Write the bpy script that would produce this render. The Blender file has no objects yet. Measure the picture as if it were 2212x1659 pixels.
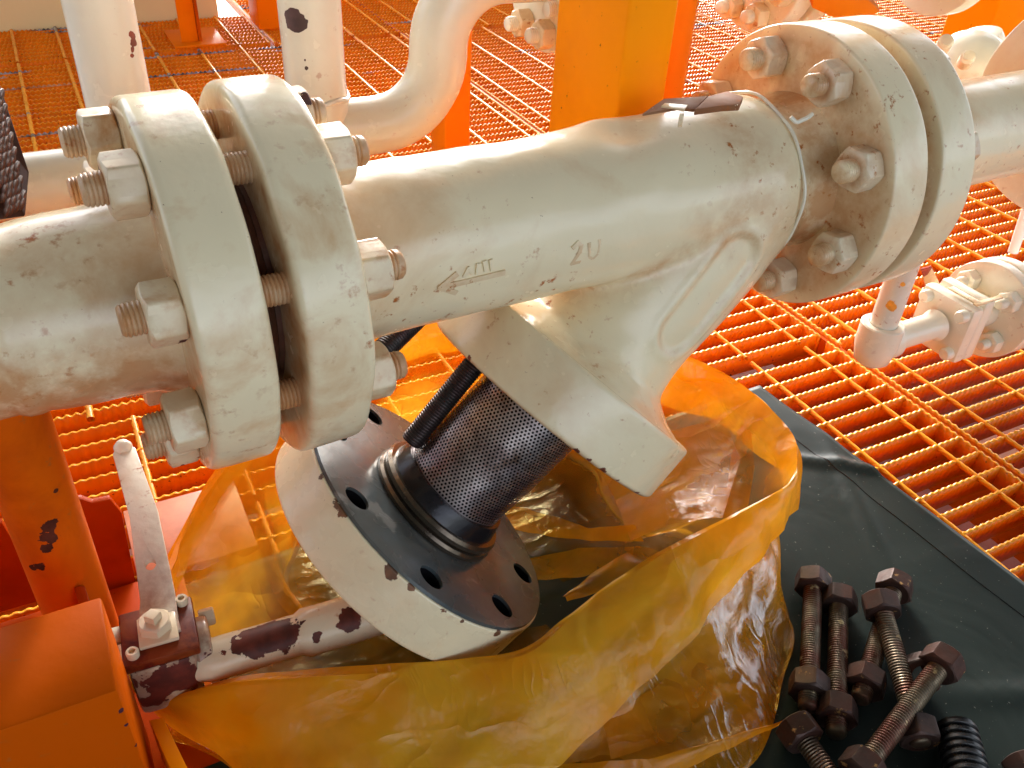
import bpy, bmesh, math, random
import numpy as np
from mathutils import Vector, Matrix, noise as mnoise

# ------------------------------------------------------------------ scene, camera, light
sc = bpy.context.scene
COL = sc.collection
H = 0.68                                     # height of the lens over the grating
RC = np.array([[.88931972, -.23166281, .39426231],
               [-.45438194, -.54468376, .70488059],
               [.05145366, -.80600989, -.58966141]])
CAM = np.array([0., 0., H])
FPX, CX, CY = 1901., 1106., 829.5            # focal length in units of a 2212 px wide frame
cd = bpy.data.cameras.new('camera')
cd.lens = 36 * FPX / 2212; cd.sensor_width = 36; cd.sensor_fit = 'HORIZONTAL'
cd.clip_start = .02; cd.clip_end = 2000
cam = bpy.data.objects.new('camera', cd); COL.objects.link(cam)
M = Matrix.Identity(4)
for i in range(3):
    M[i][0] = RC[i][0]; M[i][1] = -RC[i][1]; M[i][2] = -RC[i][2]; M[i][3] = CAM[i]
cam.matrix_world = M
sc.camera = cam

SUN_EL, SUN_AZ = 19., 70.                   # azimuth counted from +X towards +Y
w = bpy.data.worlds.new('World'); sc.world = w; w.use_nodes = True
nt = w.node_tree; bg = nt.nodes['Background']
sky = nt.nodes.new('ShaderNodeTexSky'); sky.sky_type = 'NISHITA'; sky.sun_disc = False
sky.sun_elevation = math.radians(SUN_EL); sky.sun_rotation = math.radians(90 - SUN_AZ)
sky.air_density = .6; sky.dust_density = 2.0; sky.ozone_density = .4
hs_ = nt.nodes.new('ShaderNodeHueSaturation'); hs_.inputs['Saturation'].default_value = .4
nt.links.new(sky.outputs[0], hs_.inputs['Color']); nt.links.new(hs_.outputs[0], bg.inputs[0]); bg.inputs[1].default_value = .15
sl = bpy.data.lights.new('sun', 'SUN'); sl.energy = .85; sl.angle = math.radians(14); sl.color = (1, .965, .91)
sun = bpy.data.objects.new('sun', sl); COL.objects.link(sun)
sd = Vector((math.cos(math.radians(SUN_EL)) * math.cos(math.radians(SUN_AZ)),
             math.cos(math.radians(SUN_EL)) * math.sin(math.radians(SUN_AZ)), math.sin(math.radians(SUN_EL))))
sun.rotation_euler = sd.to_track_quat('Z', 'Y').to_euler()
sc.view_settings.view_transform = 'Standard'; sc.view_settings.look = 'None'
sc.view_settings.exposure = 2.05; sc.view_settings.gamma = 1
sc.cycles.max_bounces = 10; sc.cycles.transparent_max_bounces = 24
sc.cycles.transmission_bounces = 8; sc.cycles.diffuse_bounces = 5; sc.cycles.caustics_reflective = False

# ------------------------------------------------------------------ helpers
def ray(x, y):
    return RC @ np.array([(x - CX) / FPX, (y - CY) / FPX, 1.])
def at(x, y, z):                              # point at height z
    r = ray(x, y); return CAM + r * ((z - H) / r[2])
def atY(x, y, Y):                             # point on the vertical plane at distance Y
    r = ray(x, y); return CAM + r * (Y / r[1])
def on_cyl(x, y, c, d, r):                    # where the line of sight meets a cylinder
    v = ray(x, y); v = v / np.linalg.norm(v); d = np.array(d, float); d /= np.linalg.norm(d)
    o = CAM - np.array(c, float); o = o - d * (o @ d); vp = v - d * (v @ d)
    a, b, q = vp @ vp, 2 * o @ vp, o @ o - r * r
    disc = max(b * b - 4 * a * q, 0)
    return CAM + v * ((-b - math.sqrt(disc)) / (2 * a))
def unit(v):
    v = np.array(v, float); return v / np.linalg.norm(v)
def frame(d):                                 # two directions square to d
    d = unit(d); up = np.array([0, 0, 1.]) if abs(d[2]) < .9 else np.array([0, 1., 0])
    u = unit(np.cross(up, d)); return d, u, np.cross(d, u)

def tag(o, label=None, cat=None, group=None, kind=None):
    if label: o['label'] = label
    if cat: o['category'] = cat
    if group: o['group'] = group
    if kind: o['kind'] = kind
    return o
def thing(name, label, cat, loc=(0, 0, 0), group=None, mat=None):
    o = bpy.data.objects.new(name, None); COL.objects.link(o); o.empty_display_size = .02
    if mat is not None: o.matrix_world = mat
    else: o.location = tuple(float(q) for q in loc)
    return tag(o, label, cat, group)
def wloc(o):
    v = np.zeros(3)
    while o is not None:
        v += np.array(o.location); o = o.parent
    return v
def join(*gs):
    V, F, n = [], [], 0
    for v, f in gs:
        v = np.asarray(v, float); V.append(v); F += [tuple(i + n for i in q) for q in f]; n += len(v)
    return np.vstack(V), F
def obj(name, geo, mat, parent=None, local=False, sharp=38, smooth=True, grime=None, label=None, kind=None):
    V, F = geo; V = np.asarray(V, float)
    if parent is not None and not local: V = V - wloc(parent)
    me = bpy.data.meshes.new(name)
    me.from_pydata([tuple(v) for v in V], [], [tuple(int(i) for i in q) for q in F])
    me.update()
    fin(me, mat, sharp, smooth, grime)
    o = bpy.data.objects.new(name, me); COL.objects.link(o)
    if parent is not None: o.parent = parent
    return tag(o, label, None, None, kind)
def fin(me, mat, sharp=38, smooth=True, grime=None):
    if mat is not None: me.materials.append(mat)
    if grime is not None:
        a = me.attributes.new('grime', 'FLOAT', 'POINT'); a.data.foreach_set('value', np.resize(np.asarray(grime, np.float32), len(me.vertices)))
    bm = bmesh.new(); bm.from_mesh(me); bmesh.ops.recalc_face_normals(bm, faces=bm.faces); bm.to_mesh(me); bm.free()
    if smooth:
        me.polygons.foreach_set('use_smooth', [True] * len(me.polygons)); me.set_sharp_from_angle(angle=math.radians(sharp))
    me.update()

def lathe(o, d, prof, n=64, closed=False):
    """prof: list of (along, radius). A radius of 0 closes the end."""
    d, u, v = frame(d); o = np.array(o, float); V, F = [], []; rings = []
    for a, r in prof:
        if r <= 1e-9:
            rings.append([len(V)]); V.append(o + d * a)
        else:
            rings.append(list(range(len(V), len(V) + n)))
            for k in range(n):
                t = 2 * math.pi * k / n; V.append(o + d * a + r * (math.cos(t) * u + math.sin(t) * v))
    pairs = list(zip(rings[:-1], rings[1:])) + ([(rings[-1], rings[0])] if closed else [])
    for A, B in pairs:
        if len(A) == 1 and len(B) == 1: continue
        for k in range(n):
            j = (k + 1) % n
            if len(A) == 1: F.append((A[0], B[k], B[j]))
            elif len(B) == 1: F.append((A[k], A[j], B[0]))
            else: F.append((A[k], A[j], B[j], B[k]))
    return np.array(V), F
def rnd(a0, r0, a1, r1, a2, r2, rad, n=4):    # rounded corner at (a1,r1) between two profile points
    p0, p1, p2 = (np.array(q, float) for q in ((a0, r0), (a1, r1), (a2, r2)))
    u, v = unit(p0 - p1), unit(p2 - p1); out = []
    A, B = p1 + u * rad, p1 + v * rad
    for i in range(n + 1):
        t = i / n; out.append(tuple((1 - t) ** 2 * A + 2 * t * (1 - t) * p1 + t * t * B))
    return out
def disc(a0, a1, r, rad=.004, ri=0.):         # profile of a disc with eased edges
    m = (a0 + a1) / 2
    return [(a0, ri)] + rnd(a0, ri, a0, r, m, r, rad) + rnd(m, r, a1, r, a1, ri, rad) + [(a1, ri)]
def tube(path, r, n=24, caps=True):
    P = np.array(path, float); V, F = [], []
    rr = r if hasattr(r, '__len__') else [r] * len(P)
    T = np.gradient(P, axis=0); T /= np.linalg.norm(T, axis=1)[:, None]
    _, u, _ = frame(T[0])
    for i in range(len(P)):
        u = unit(u - T[i] * (u @ T[i])); v = np.cross(T[i], u)
        for k in range(n):
            t = 2 * math.pi * k / n; V.append(P[i] + rr[i] * (math.cos(t) * u + math.sin(t) * v))
    for i in range(len(P) - 1):
        for k in range(n):
            j = (k + 1) % n; F.append((i * n + k, i * n + j, (i + 1) * n + j, (i + 1) * n + k))
    if caps: F.append(tuple(range(n))[::-1]); F.append(tuple((len(P) - 1) * n + k for k in range(n)))
    return np.array(V), F
def bend(pts, R, n=10):                       # polyline with rounded corners of radius R
    pts = [np.array(p, float) for p in pts]; out = [pts[0]]
    for i in range(1, len(pts) - 1):
        a, b = unit(pts[i - 1] - pts[i]), unit(pts[i + 1] - pts[i])
        ang = math.acos(max(-1, min(1, a @ b))); L = R / math.tan(ang / 2)
        L = min(L, .48 * np.linalg.norm(pts[i - 1] - pts[i]) if i > 1 else 9, .48 * np.linalg.norm(pts[i + 1] - pts[i]) if i < len(pts) - 2 else 9)
        A, B = pts[i] + a * L, pts[i] + b * L; c = pts[i] + unit(a + b) * (math.hypot(L, L * math.tan(ang / 2)))
        rr = L * math.tan(ang / 2); ua, ub = unit(A - c), unit(B - c); om = math.acos(max(-1, min(1, ua @ ub)))
        for k in range(n + 1):
            t = k / n; out.append(c + rr * (math.sin((1 - t) * om) * ua + math.sin(t * om) * ub) / math.sin(om))
    out.append(pts[-1]); return out
def dense(path, step):
    P = np.array(path, float); out = [P[0]]
    for a, b in zip(P[:-1], P[1:]):
        k = max(1, int(np.linalg.norm(b - a) / step))
        for i in range(1, k + 1): out.append(a + (b - a) * i / k)
    return out
def box(lo, hi, bev=.002, seg=2):
    bm = bmesh.new(); bmesh.ops.create_cube(bm, size=1)
    lo, hi = np.minimum(lo, hi), np.maximum(lo, hi)
    for v in bm.verts: v.co = Vector([(lo[i] + hi[i]) / 2 + v.co[i] * (hi[i] - lo[i]) for i in range(3)])
    if bev: bmesh.ops.bevel(bm, geom=bm.edges, offset=bev, segments=seg, profile=.5, affect='EDGES')
    return bmgeo(bm)
def bmgeo(bm):
    bm.verts.index_update(); V = np.array([v.co[:] for v in bm.verts]); F = [tuple(v.index for v in f.verts) for f in bm.faces]; bm.free(); return V, F
def prism(poly, ex, bev=.001):                # planar polygon (3-D points) pushed along ex
    bm = bmesh.new(); a = [bm.verts.new(tuple(p)) for p in poly]; f = bm.faces.new(a)
    r = bmesh.ops.extrude_face_region(bm, geom=[f])
    bmesh.ops.translate(bm, verts=[v for v in r['geom'] if isinstance(v, bmesh.types.BMVert)], vec=Vector(tuple(ex)))
    bmesh.ops.recalc_face_normals(bm, faces=bm.faces)
    if bev: bmesh.ops.bevel(bm, geom=bm.edges, offset=bev, segments=2, profile=.5, affect='EDGES')
    return bmgeo(bm)
def xf(geo, m):
    V, F = geo; V = np.asarray(V); m = np.array(m); return V @ m[:3, :3].T + m[:3, 3], F
def mframe(o, d, roll=0):                     # matrix whose Z runs along d
    d, u, v = frame(d); c, s = math.cos(roll), math.sin(roll)
    u, v = u * c + v * s, -u * s + v * c
    m = Matrix.Identity(4)
    for i in range(3): m[i][0], m[i][1], m[i][2], m[i][3] = u[i], v[i], d[i], o[i]
    return m
def hexnut(af, h, hole=0., n=96, soft=.0006):  # local: Z from 0 to h, eased corners, chamfered both faces
    R = af / 2; V, F = [], []
    def hr(t):
        p = 9; return R / max(sum(max(0, math.cos(t - k * math.pi / 3)) ** (p * 6) for k in range(6)) ** (1 / (p * 6)), 1e-6)
    ts = [2 * math.pi * k / n for k in range(n)]; rs = [hr(t) for t in ts]
    rings = []
    def ring(fr, fz):
        rings.append(list(range(len(V), len(V) + n)))
        for t, r in zip(ts, rs):
            q = fr(r); V.append((q * math.cos(t), q * math.sin(t), fz(r)))
    ch = lambda r: (r - R * .97) * .55
    if hole: ring(lambda r: hole, lambda r: 0)
    ring(lambda r: R * .95, lambda r: 0); ring(lambda r: r - soft, lambda r: ch(r)); ring(lambda r: r, lambda r: ch(r) + soft)
    ring(lambda r: r, lambda r: h - ch(r) - soft); ring(lambda r: r - soft, lambda r: h - ch(r)); ring(lambda r: R * .95, lambda r: h)
    if hole: ring(lambda r: hole, lambda r: h)
    for A, B in zip(rings[:-1], rings[1:]):
        for k in range(n): F.append((A[k], A[(k + 1) % n], B[(k + 1) % n], B[k]))
    if hole:
        for k in range(n): F.append((rings[-1][k], rings[-1][(k + 1) % n], rings[0][(k + 1) % n], rings[0][k]))
    else:
        F.append(tuple(rings[0])[::-1]); F.append(tuple(rings[-1]))
    return np.array(V), F
def rod(r, L, pitch=.0025, depth=.0012, n=28, z0=0., ease=.0025):   # threaded rod along Z
    prof = [(z0, 0), (z0, r - ease * .8), (z0 + ease * .7, r - depth * .4)]; z = z0 + ease
    while z < z0 + L - ease - pitch:
        prof += [(z + pitch * .1, r - depth), (z + pitch * .35, r - depth * .15), (z + pitch * .65, r), (z + pitch * .9, r - depth * .4)]; z += pitch
    prof += [(z0 + L - ease * .7, r - depth * .4), (z0 + L, r - ease * .8), (z0 + L, 0)]
    return lathe((0, 0, 0), (0, 0, 1), prof, n)
def evaluated(o):                             # bake the modifiers of a temporary object
    dg = bpy.context.evaluated_depsgraph_get(); me = bpy.data.meshes.new_from_object(o.evaluated_get(dg))
    V = np.array([v.co[:] for v in me.vertices]); F = [tuple(p.vertices) for p in me.polygons]
    bpy.data.meshes.remove(me); bpy.data.objects.remove(o); return V, F
def tmp(geo):
    me = bpy.data.meshes.new('tmp'); V, F = geo; me.from_pydata([tuple(v) for v in V], [], F)
    bm = bmesh.new(); bm.from_mesh(me); bmesh.ops.recalc_face_normals(bm, faces=bm.faces); bm.to_mesh(me); bm.free()
    o = bpy.data.objects.new('tmp', me); COL.objects.link(o); return o
def drill(geo, holes):                        # holes: list of geometry solids cut out of geo
    a = tmp(geo); b = tmp(join(*holes)); m = a.modifiers.new('b', 'BOOLEAN'); m.operation = 'DIFFERENCE'; m.solver = 'EXACT'; m.object = b
    g = evaluated(a); bpy.data.objects.remove(b); return g
def fold(x, k):                               # triangle wave, sharp creases
    return abs((x * k) % 2 - 1)

# ------------------------------------------------------------------ materials
class NT:
    def __init__(s, name):
        s.m = bpy.data.materials.new(name); s.m.use_nodes = True; s.t = s.m.node_tree; s.b = s.t.nodes['Principled BSDF']; s.out = s.t.nodes['Material Output']
        s.pos = s.t.nodes.new('ShaderNodeNewGeometry').outputs['Position']
    def n(s, typ, **kw):
        q = s.t.nodes.new('ShaderNode' + typ)
        for k, v in kw.items():
            if hasattr(q, k): setattr(q, k, v)
            else: q.inputs[k].default_value = v
        return q
    def l(s, a, b): s.t.links.new(a, b)
    def noise(s, scale, detail=4, rough=.55, dist=0, vec=None):
        q = s.n('TexNoise'); q.inputs['Scale'].default_value = scale; q.inputs['Detail'].default_value = detail
        q.inputs['Roughness'].default_value = rough; q.inputs['Distortion'].default_value = dist; s.l(vec or s.pos, q.inputs['Vector']); return q.outputs['Fac']
    def ramp(s, x, a, b, lo=0., hi=1.):
        q = s.n('MapRange'); q.clamp = True; s.l(x, q.inputs[0]); q.inputs[1].default_value = a; q.inputs[2].default_value = b
        q.inputs[3].default_value = lo; q.inputs[4].default_value = hi; return q.outputs[0]
    def math(s, op, a, b=0.):
        q = s.n('Math', operation=op)
        for i, x in enumerate((a, b)):
            if isinstance(x, (int, float)): q.inputs[i].default_value = x
            else: s.l(x, q.inputs[i])
        return q.outputs[0]
    def mix(s, f, a, b):
        q = s.n('Mix', data_type='RGBA')
        for i, x in ((0, f), (6, a), (7, b)):
            if isinstance(x, (int, float)): q.inputs[i].default_value = x
            elif isinstance(x, tuple): q.inputs[i].default_value = (*x, 1)
            else: s.l(x, q.inputs[i])
        return q.outputs[2]
    def bump(s, h, strength, dist=.002, prev=None):
        q = s.n('Bump'); q.inputs['Strength'].default_value = strength; q.inputs['Distance'].default_value = dist; s.l(h, q.inputs['Height'])
        if prev: s.l(prev, q.inputs['Normal'])
        return q.outputs[0]
    def spot(s, p, r, amp=.5, scale=120):     # ragged patch about a point
        q = s.n('VectorMath', operation='DISTANCE'); s.l(s.pos, q.inputs[0]); q.inputs[1].default_value = tuple(p)
        nz = s.noise(scale, 5, .65); n2 = s.noise(scale * .35, 2, .5); d = s.math('ADD', s.math('DIVIDE', q.outputs['Value'], r), s.math('ADD', s.math('MULTIPLY', s.math('SUBTRACT', nz, .5), amp * 2), s.math('MULTIPLY', s.math('SUBTRACT', n2, .5), 3.0)))
        return s.ramp(d, 1.0, .97)

def paint(name, col, stain=.35, rust=1., chips=0., rough=.22, spots=(), stain_col=(.52, .205, .032), bumps=1., chip_col=(.028, .008, .010), grime_col=(.47, .165, .022), spec=.6, ss=11):
    n = NT(name)
    a = n.noise(ss, 6, .6, .4); b = n.noise(105, 5, .62); c = n.noise(6, 3, .5); e = n.noise(230, 3, .6)
    var = n.mix(n.ramp(n.noise(4, 3), .3, .7), tuple(x * .94 for x in col), tuple(min(1, x * 1.04) for x in col))
    k = n.mix(n.math('MULTIPLY', n.ramp(a, .5, .74), stain), var, stain_col)
    sp = n.math('MULTIPLY', n.ramp(b, .645 - .022 * rust, .70), n.ramp(c, .40, .56, 0, min(1, .7 * rust)))
    k = n.mix(sp, k, (.40, .115, .022))
    sp2 = n.math('MULTIPLY', n.ramp(e, .72, .75), n.ramp(n.noise(14, 2), .4, .6, 0, .75 * min(1, rust)))
    k = n.mix(sp2, k, (.16, .045, .015))
    at_ = n.n('Attribute', attribute_name='grime').outputs['Fac']
    gm = n.math('MULTIPLY', at_, n.ramp(n.noise(32, 5, .65), .32, .62))
    k = n.mix(n.math('MINIMUM', gm, .66), k, grime_col)
    chip = None
    if chips:
        chip = n.ramp(n.noise(chips, 5, .6), .655, .665)
    for s in spots:
        q = n.spot(*s); chip = q if chip is None else n.math('MAXIMUM', chip, q)
    rg = n.ramp(n.noise(40, 3), .3, .7, rough * .8, rough * 1.3)
    bp = n.bump(n.noise(26, 3, .5), .22 * bumps, .004); bp = n.bump(n.noise(170, 3, .5), .12 * bumps, .0012, bp)
    if chip is not None:
        k = n.mix(chip, k, n.mix(n.ramp(n.noise(60, 4), .4, .7), chip_col, tuple(x * 2.2 for x in chip_col)))
        rg = n.math('ADD', rg, n.math('MULTIPLY', chip, .3)); bp = n.bump(n.math('SUBTRACT', 1., chip), .5, .0006, bp)
    n.l(k, n.b.inputs['Base Color']); n.l(rg, n.b.inputs['Roughness']); n.l(bp, n.b.inputs['Normal']); n.b.inputs['Specular IOR Level'].default_value = spec
    return n.m
CREAM = (.84, .74, .50)
m_cream = paint('cream_paint', CREAM, .45, 1.4)
m_cream_dirty = paint('cream_paint_rusty', CREAM, .62, 3.2, ss=19)
m_cream_clean = paint('cream_paint_clean', (.79, .76, .62), .2, .6)
def orange(name, col=(.86, .19, .002), stain=.25, dark=(.34, .035, .002), rough=.4):
    n = NT(name)
    k = n.mix(n.math('MULTIPLY', n.ramp(n.noise(9, 5, .6), .5, .8), stain), col, dark)
    k = n.mix(n.math('MULTIPLY', n.ramp(n.noise(120, 4, .6), .68, .73), n.ramp(n.noise(7, 2), .45, .6)), k, (.07, .018, .008))
    n.l(k, n.b.inputs['Base Color']); n.b.inputs['Roughness'].default_value = rough; n.b.inputs['Specular IOR Level'].default_value = .06
    n.l(n.bump(n.noise(60, 3), .12, .002), n.b.inputs['Normal']); return n.m
m_orange = orange('orange_paint')
m_orange_dk = orange('orange_paint_grubby', (.60, .092, .002), .7, (.16, .016, .002))
m_orange_red = orange('orange_paint_deep_red', (.40, .045, .001), .8, (.12, .012, .002))  # deeper red base with darker noise blotches
m_yellow = orange('yellow_orange_paint', (1., .31, .002), .15)
def grate_mat():
    n = NT('orange_grating_paint')
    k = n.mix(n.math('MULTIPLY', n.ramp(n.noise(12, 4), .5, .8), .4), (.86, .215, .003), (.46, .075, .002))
    z = n.n('SeparateXYZ'); n.l(n.pos, z.inputs[0])
    top = n.ramp(z.outputs['Z'], -.0052, -.0042)
    y = n.ramp(z.outputs['Y'], .9, 1.3)
    st = n.n('VectorMath', operation='MULTIPLY'); n.l(n.pos, st.inputs[0]); st.inputs[1].default_value = (1.6, 9., 1.)
    wear = n.math('MULTIPLY', n.math('MULTIPLY', top, y), n.ramp(n.noise(1., 3, .5, .2, st.outputs[0]), .60, .62))
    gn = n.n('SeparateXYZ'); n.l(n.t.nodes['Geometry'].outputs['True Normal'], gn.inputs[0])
    k = n.mix(n.math('MULTIPLY', n.ramp(gn.outputs['Z'], .55, .75), n.ramp(n.noise(30, 4, .6), .30, .55, .45, .95)), k, (1., .44, .035))  # upward faces tinted lighter yellow: sky light painted into the bar tops
    k = n.mix(wear, k, n.mix(n.ramp(n.noise(60, 2), .40, .60), (.09, .075, .06), (.42, .40, .36)))
    k = n.mix(n.math('MULTIPLY', n.ramp(n.noise(210, 3, .6), .66, .70), n.ramp(n.noise(9, 2), .4, .55)), k, (.06, .02, .01))
    n.l(k, n.b.inputs['Base Color']); n.b.inputs['Roughness'].default_value = .24; n.l(n.math('ADD', n.math('MULTIPLY', wear, .8), .16), n.b.inputs['Specular IOR Level']); return n.m
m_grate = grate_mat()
def metal(name, col, rough, metallic=.6, rust=0., rust_col=(.13, .03, .012), scale=45, bright=None, spec=.5):
    n = NT(name); k = n.mix(n.ramp(n.noise(scale, 5, .65), .35, .65), col, tuple(c * .45 for c in col))
    if rust: k = n.mix(n.math('MULTIPLY', n.ramp(n.noise(scale * .7, 4, .6, .6), .42, .6), rust), k, rust_col)
    if bright: k = n.mix(n.ramp(n.noise(scale * 1.6, 4, .6), .63, .68), k, bright)
    n.l(k, n.b.inputs['Base Color']); n.b.inputs['Metallic'].default_value = metallic; n.b.inputs['Specular IOR Level'].default_value = spec
    n.l(n.ramp(n.noise(scale * 2, 3), .3, .7, rough * .75, rough * 1.35), n.b.inputs['Roughness'])
    n.l(n.bump(n.noise(scale * 6, 3), .15, .001), n.b.inputs['Normal']); return n.m
m_oldbolt = metal('old_bolt_steel', (.22, .17, .11), .42, .7, .8, (.11, .024, .014), 42, (.50, .38, .20))
m_oldnut = metal('old_nut_steel', (.070, .042, .034), .42, .25, .5, (.085, .028, .018), 44, (.46, .26, .09), spec=.25)
m_darkstud = metal('dark_stud_steel', (.070, .058, .055), .38, .7, .4, (.07, .02, .02), 60)
m_black = metal('black_rubber', (.012, .013, .015), .3, 0., 0)
m_gasket = metal('wet_grey_gasket', (.085, .104, .112), .24, 0., .4, (.105, .092, .066), 14, (.16, .16, .15))
m_rim = metal('wet_seat_steel', (.20, .16, .11), .22, .8, .4, (.05, .03, .03), 30)
m_dark = metal('dark_oily_steel', (.020, .018, .022), .2, .4, 0)
m_rustred = metal('red_rust', (.12, .010, .006), .42, .0, .6, (.26, .055, .008), 45, spec=.2)
m_tread = metal('brown_tread_plate', (.050, .022, .018), .40, .3, .4, (.08, .03, .015), 30, spec=.3)
m_gap = metal('brown_gasket', (.12, .05, .025), .6, 0, .6)

def perforated():
    n = NT('perforated_steel'); uv = n.n('UVMap').outputs[0]
    s = n.n('SeparateXYZ'); n.l(uv, s.inputs[0]); ds = []
    for off in (0., .5):
        fu = n.math('SUBTRACT', n.math('FRACT', n.math('ADD', s.outputs[0], off)), .5)
        fv = n.math('MULTIPLY', n.math('SUBTRACT', n.math('FRACT', n.math('ADD', s.outputs[1], off)), .5), 1.732)
        ds.append(n.math('SQRT', n.math('ADD', n.math('MULTIPLY', fu, fu), n.math('MULTIPLY', fv, fv))))
    dm = n.math('MINIMUM', ds[0], ds[1]); hole = n.ramp(dm, .315, .295)
    k = n.mix(n.ramp(n.noise(16, 3, .6, .5), .4, .65), (.38, .33, .325), (.13, .065, .08))
    k = n.mix(n.ramp(n.noise(26, 4, .6), .52, .7), k, (.09, .055, .04))
    n.l(k, n.b.inputs['Base Color']); n.b.inputs['Metallic'].default_value = .85; n.b.inputs['Roughness'].default_value = .33
    tr = n.n('BsdfTransparent'); mx = n.n('MixShader'); n.l(hole, mx.inputs[0]); n.l(n.b.outputs[0], mx.inputs[1]); n.l(tr.outputs[0], mx.inputs[2])
    n.l(mx.outputs[0], n.out.inputs[0]); return n.m
m_perf = perforated()
def film():
    n = NT('yellow_plastic_film')
    g = n.n('Attribute', attribute_name='dens').outputs['Fac']
    col = n.mix(n.ramp(n.noise(9, 4), .35, .65), (1., .38, .003), (1., .55, .03))
    wp = n.n('VectorMath', operation='ADD'); n.l(n.pos, wp.inputs[0])
    nz = n.n('TexNoise'); nz.inputs['Scale'].default_value = 9; nz.inputs['Detail'].default_value = 3; n.l(n.pos, nz.inputs['Vector'])
    sc_ = n.n('VectorMath', operation='SCALE'); n.l(nz.outputs['Color'], sc_.inputs[0]); sc_.inputs['Scale'].default_value = .05; n.l(sc_.outputs[0], wp.inputs[1])
    def creases(rot, sc3, gate_scale, lo, hi, seed):      # long thin sharp fold lines
        mp = n.n('Mapping'); n.l(wp.outputs[0], mp.inputs[0]); mp.inputs['Rotation'].default_value = rot; mp.inputs['Scale'].default_value = sc3; mp.inputs['Location'].default_value = (seed, seed * .7, 0)
        f_ = n.noise(1., 1., .5, .3, mp.outputs[0]); r_ = n.math('SUBTRACT', 1., n.math('ABSOLUTE', n.math('MULTIPLY', n.math('SUBTRACT', f_, .5), 5.)))
        return n.math('MULTIPLY', n.math('POWER', n.math('MAXIMUM', r_, 0.), 3.), n.ramp(n.noise(gate_scale, 3), lo, hi))
    h = n.math('ADD', creases((.15, .2, .30), (4, 22, 16), 5, .42, .62, 3.), creases((.2, .3, -.35), (5, 26, 18), 6, .44, .62, 11.))
    hf = n.math('ADD', creases((.7, .1, 1.1), (70, 16, 22), 5, .53, .62, 5.), creases((.1, .6, 2.5), (80, 18, 26), 6, .53, .62, 8.))
    bp = n.bump(h, .42, .006); bp = n.bump(hf, .5, .0022, bp); bp = n.bump(n.noise(260, 4, .65, .8), .10, .0010, bp)
    tl = n.n('BsdfTranslucent'); n.l(col, tl.inputs[0]); n.l(bp, tl.inputs['Normal'])
    df = n.n('BsdfDiffuse'); n.l(col, df.inputs[0]); n.l(bp, df.inputs['Normal'])
    a = n.n('MixShader'); a.inputs[0].default_value = .55; n.l(tl.outputs[0], a.inputs[1]); n.l(df.outputs[0], a.inputs[2])
    tp = n.n('BsdfTransparent'); tp.inputs[0].default_value = (1., .89, .50, 1)
    lw = n.n('LayerWeight'); lw.inputs[0].default_value = .35; n.l(bp, lw.inputs['Normal'])
    f = n.math('ADD', n.math('ADD', g, n.ramp(n.noise(11, 4, .6, .6), .3, .7, -.18, .18)), n.math('MULTIPLY', lw.outputs['Facing'], .14))
    b = n.n('MixShader'); n.l(n.math('MINIMUM', n.math('MAXIMUM', f, .06), .93), b.inputs[0]); n.l(tp.outputs[0], b.inputs[1]); n.l(a.outputs[0], b.inputs[2])
    bg_ = n.bump(n.noise(90, 4, .7, 1.5), .35, .0025, bp)
    gl = n.n('BsdfGlossy'); gl.inputs['Roughness'].default_value = .13; n.l(bg_, gl.inputs['Normal'])
    fr = n.n('Fresnel'); fr.inputs[0].default_value = 1.45; n.l(bg_, fr.inputs['Normal'])
    c = n.n('MixShader'); n.l(n.math('MINIMUM', n.math('MULTIPLY', fr.outputs[0], .8), .30), c.inputs[0]); n.l(b.outputs[0], c.inputs[1]); n.l(gl.outputs[0], c.inputs[2])
    n.l(c.outputs[0], n.out.inputs[0]); return n.m
m_film = film()
def matmat():
    n = NT('grey_green_pvc'); k = n.mix(n.ramp(n.noise(5, 4), .35, .7), (.017, .026, .024), (.027, .036, .032))
    k = n.mix(n.math('MULTIPLY', n.ramp(n.noise(300, 2), .72, .74), .7), k, (.2, .2, .18))
    n.l(k, n.b.inputs['Base Color']); n.b.inputs['Roughness'].default_value = .36; n.b.inputs['Specular IOR Level'].default_value = .12
    n.l(n.bump(n.noise(500, 2), .08, .0006, n.bump(n.noise(9, 3, .5, .6), .25, .012)), n.b.inputs['Normal']); return n.m
m_mat = matmat()
def flat(name, col, rough=.6, scale=6, var=.15):
    n = NT(name); k = n.mix(n.ramp(n.noise(scale, 5), .3, .7), tuple(c * (1 - var) for c in col), tuple(min(1, c * (1 + var)) for c in col))
    n.l(k, n.b.inputs['Base Color']); n.b.inputs['Roughness'].default_value = rough; return n.m
m_wall = flat('cream_wall_paint', (.74, .60, .30), .5, 3, .06)
m_ceil = flat('ceiling_paint', (.16, .15, .13), .6, 3, .06)
m_sea = flat('grey_green_sea', (.22, .25, .25), .3)
m_lower = flat('lower_deck_steel', (.30, .075, .030), .6, 4, .5)
m_lower2 = flat('pinkish_lower_plating', (.20, .055, .035), .6, 5, .5)
m_white = flat('white_paint', (.82, .80, .76), .35)

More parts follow.
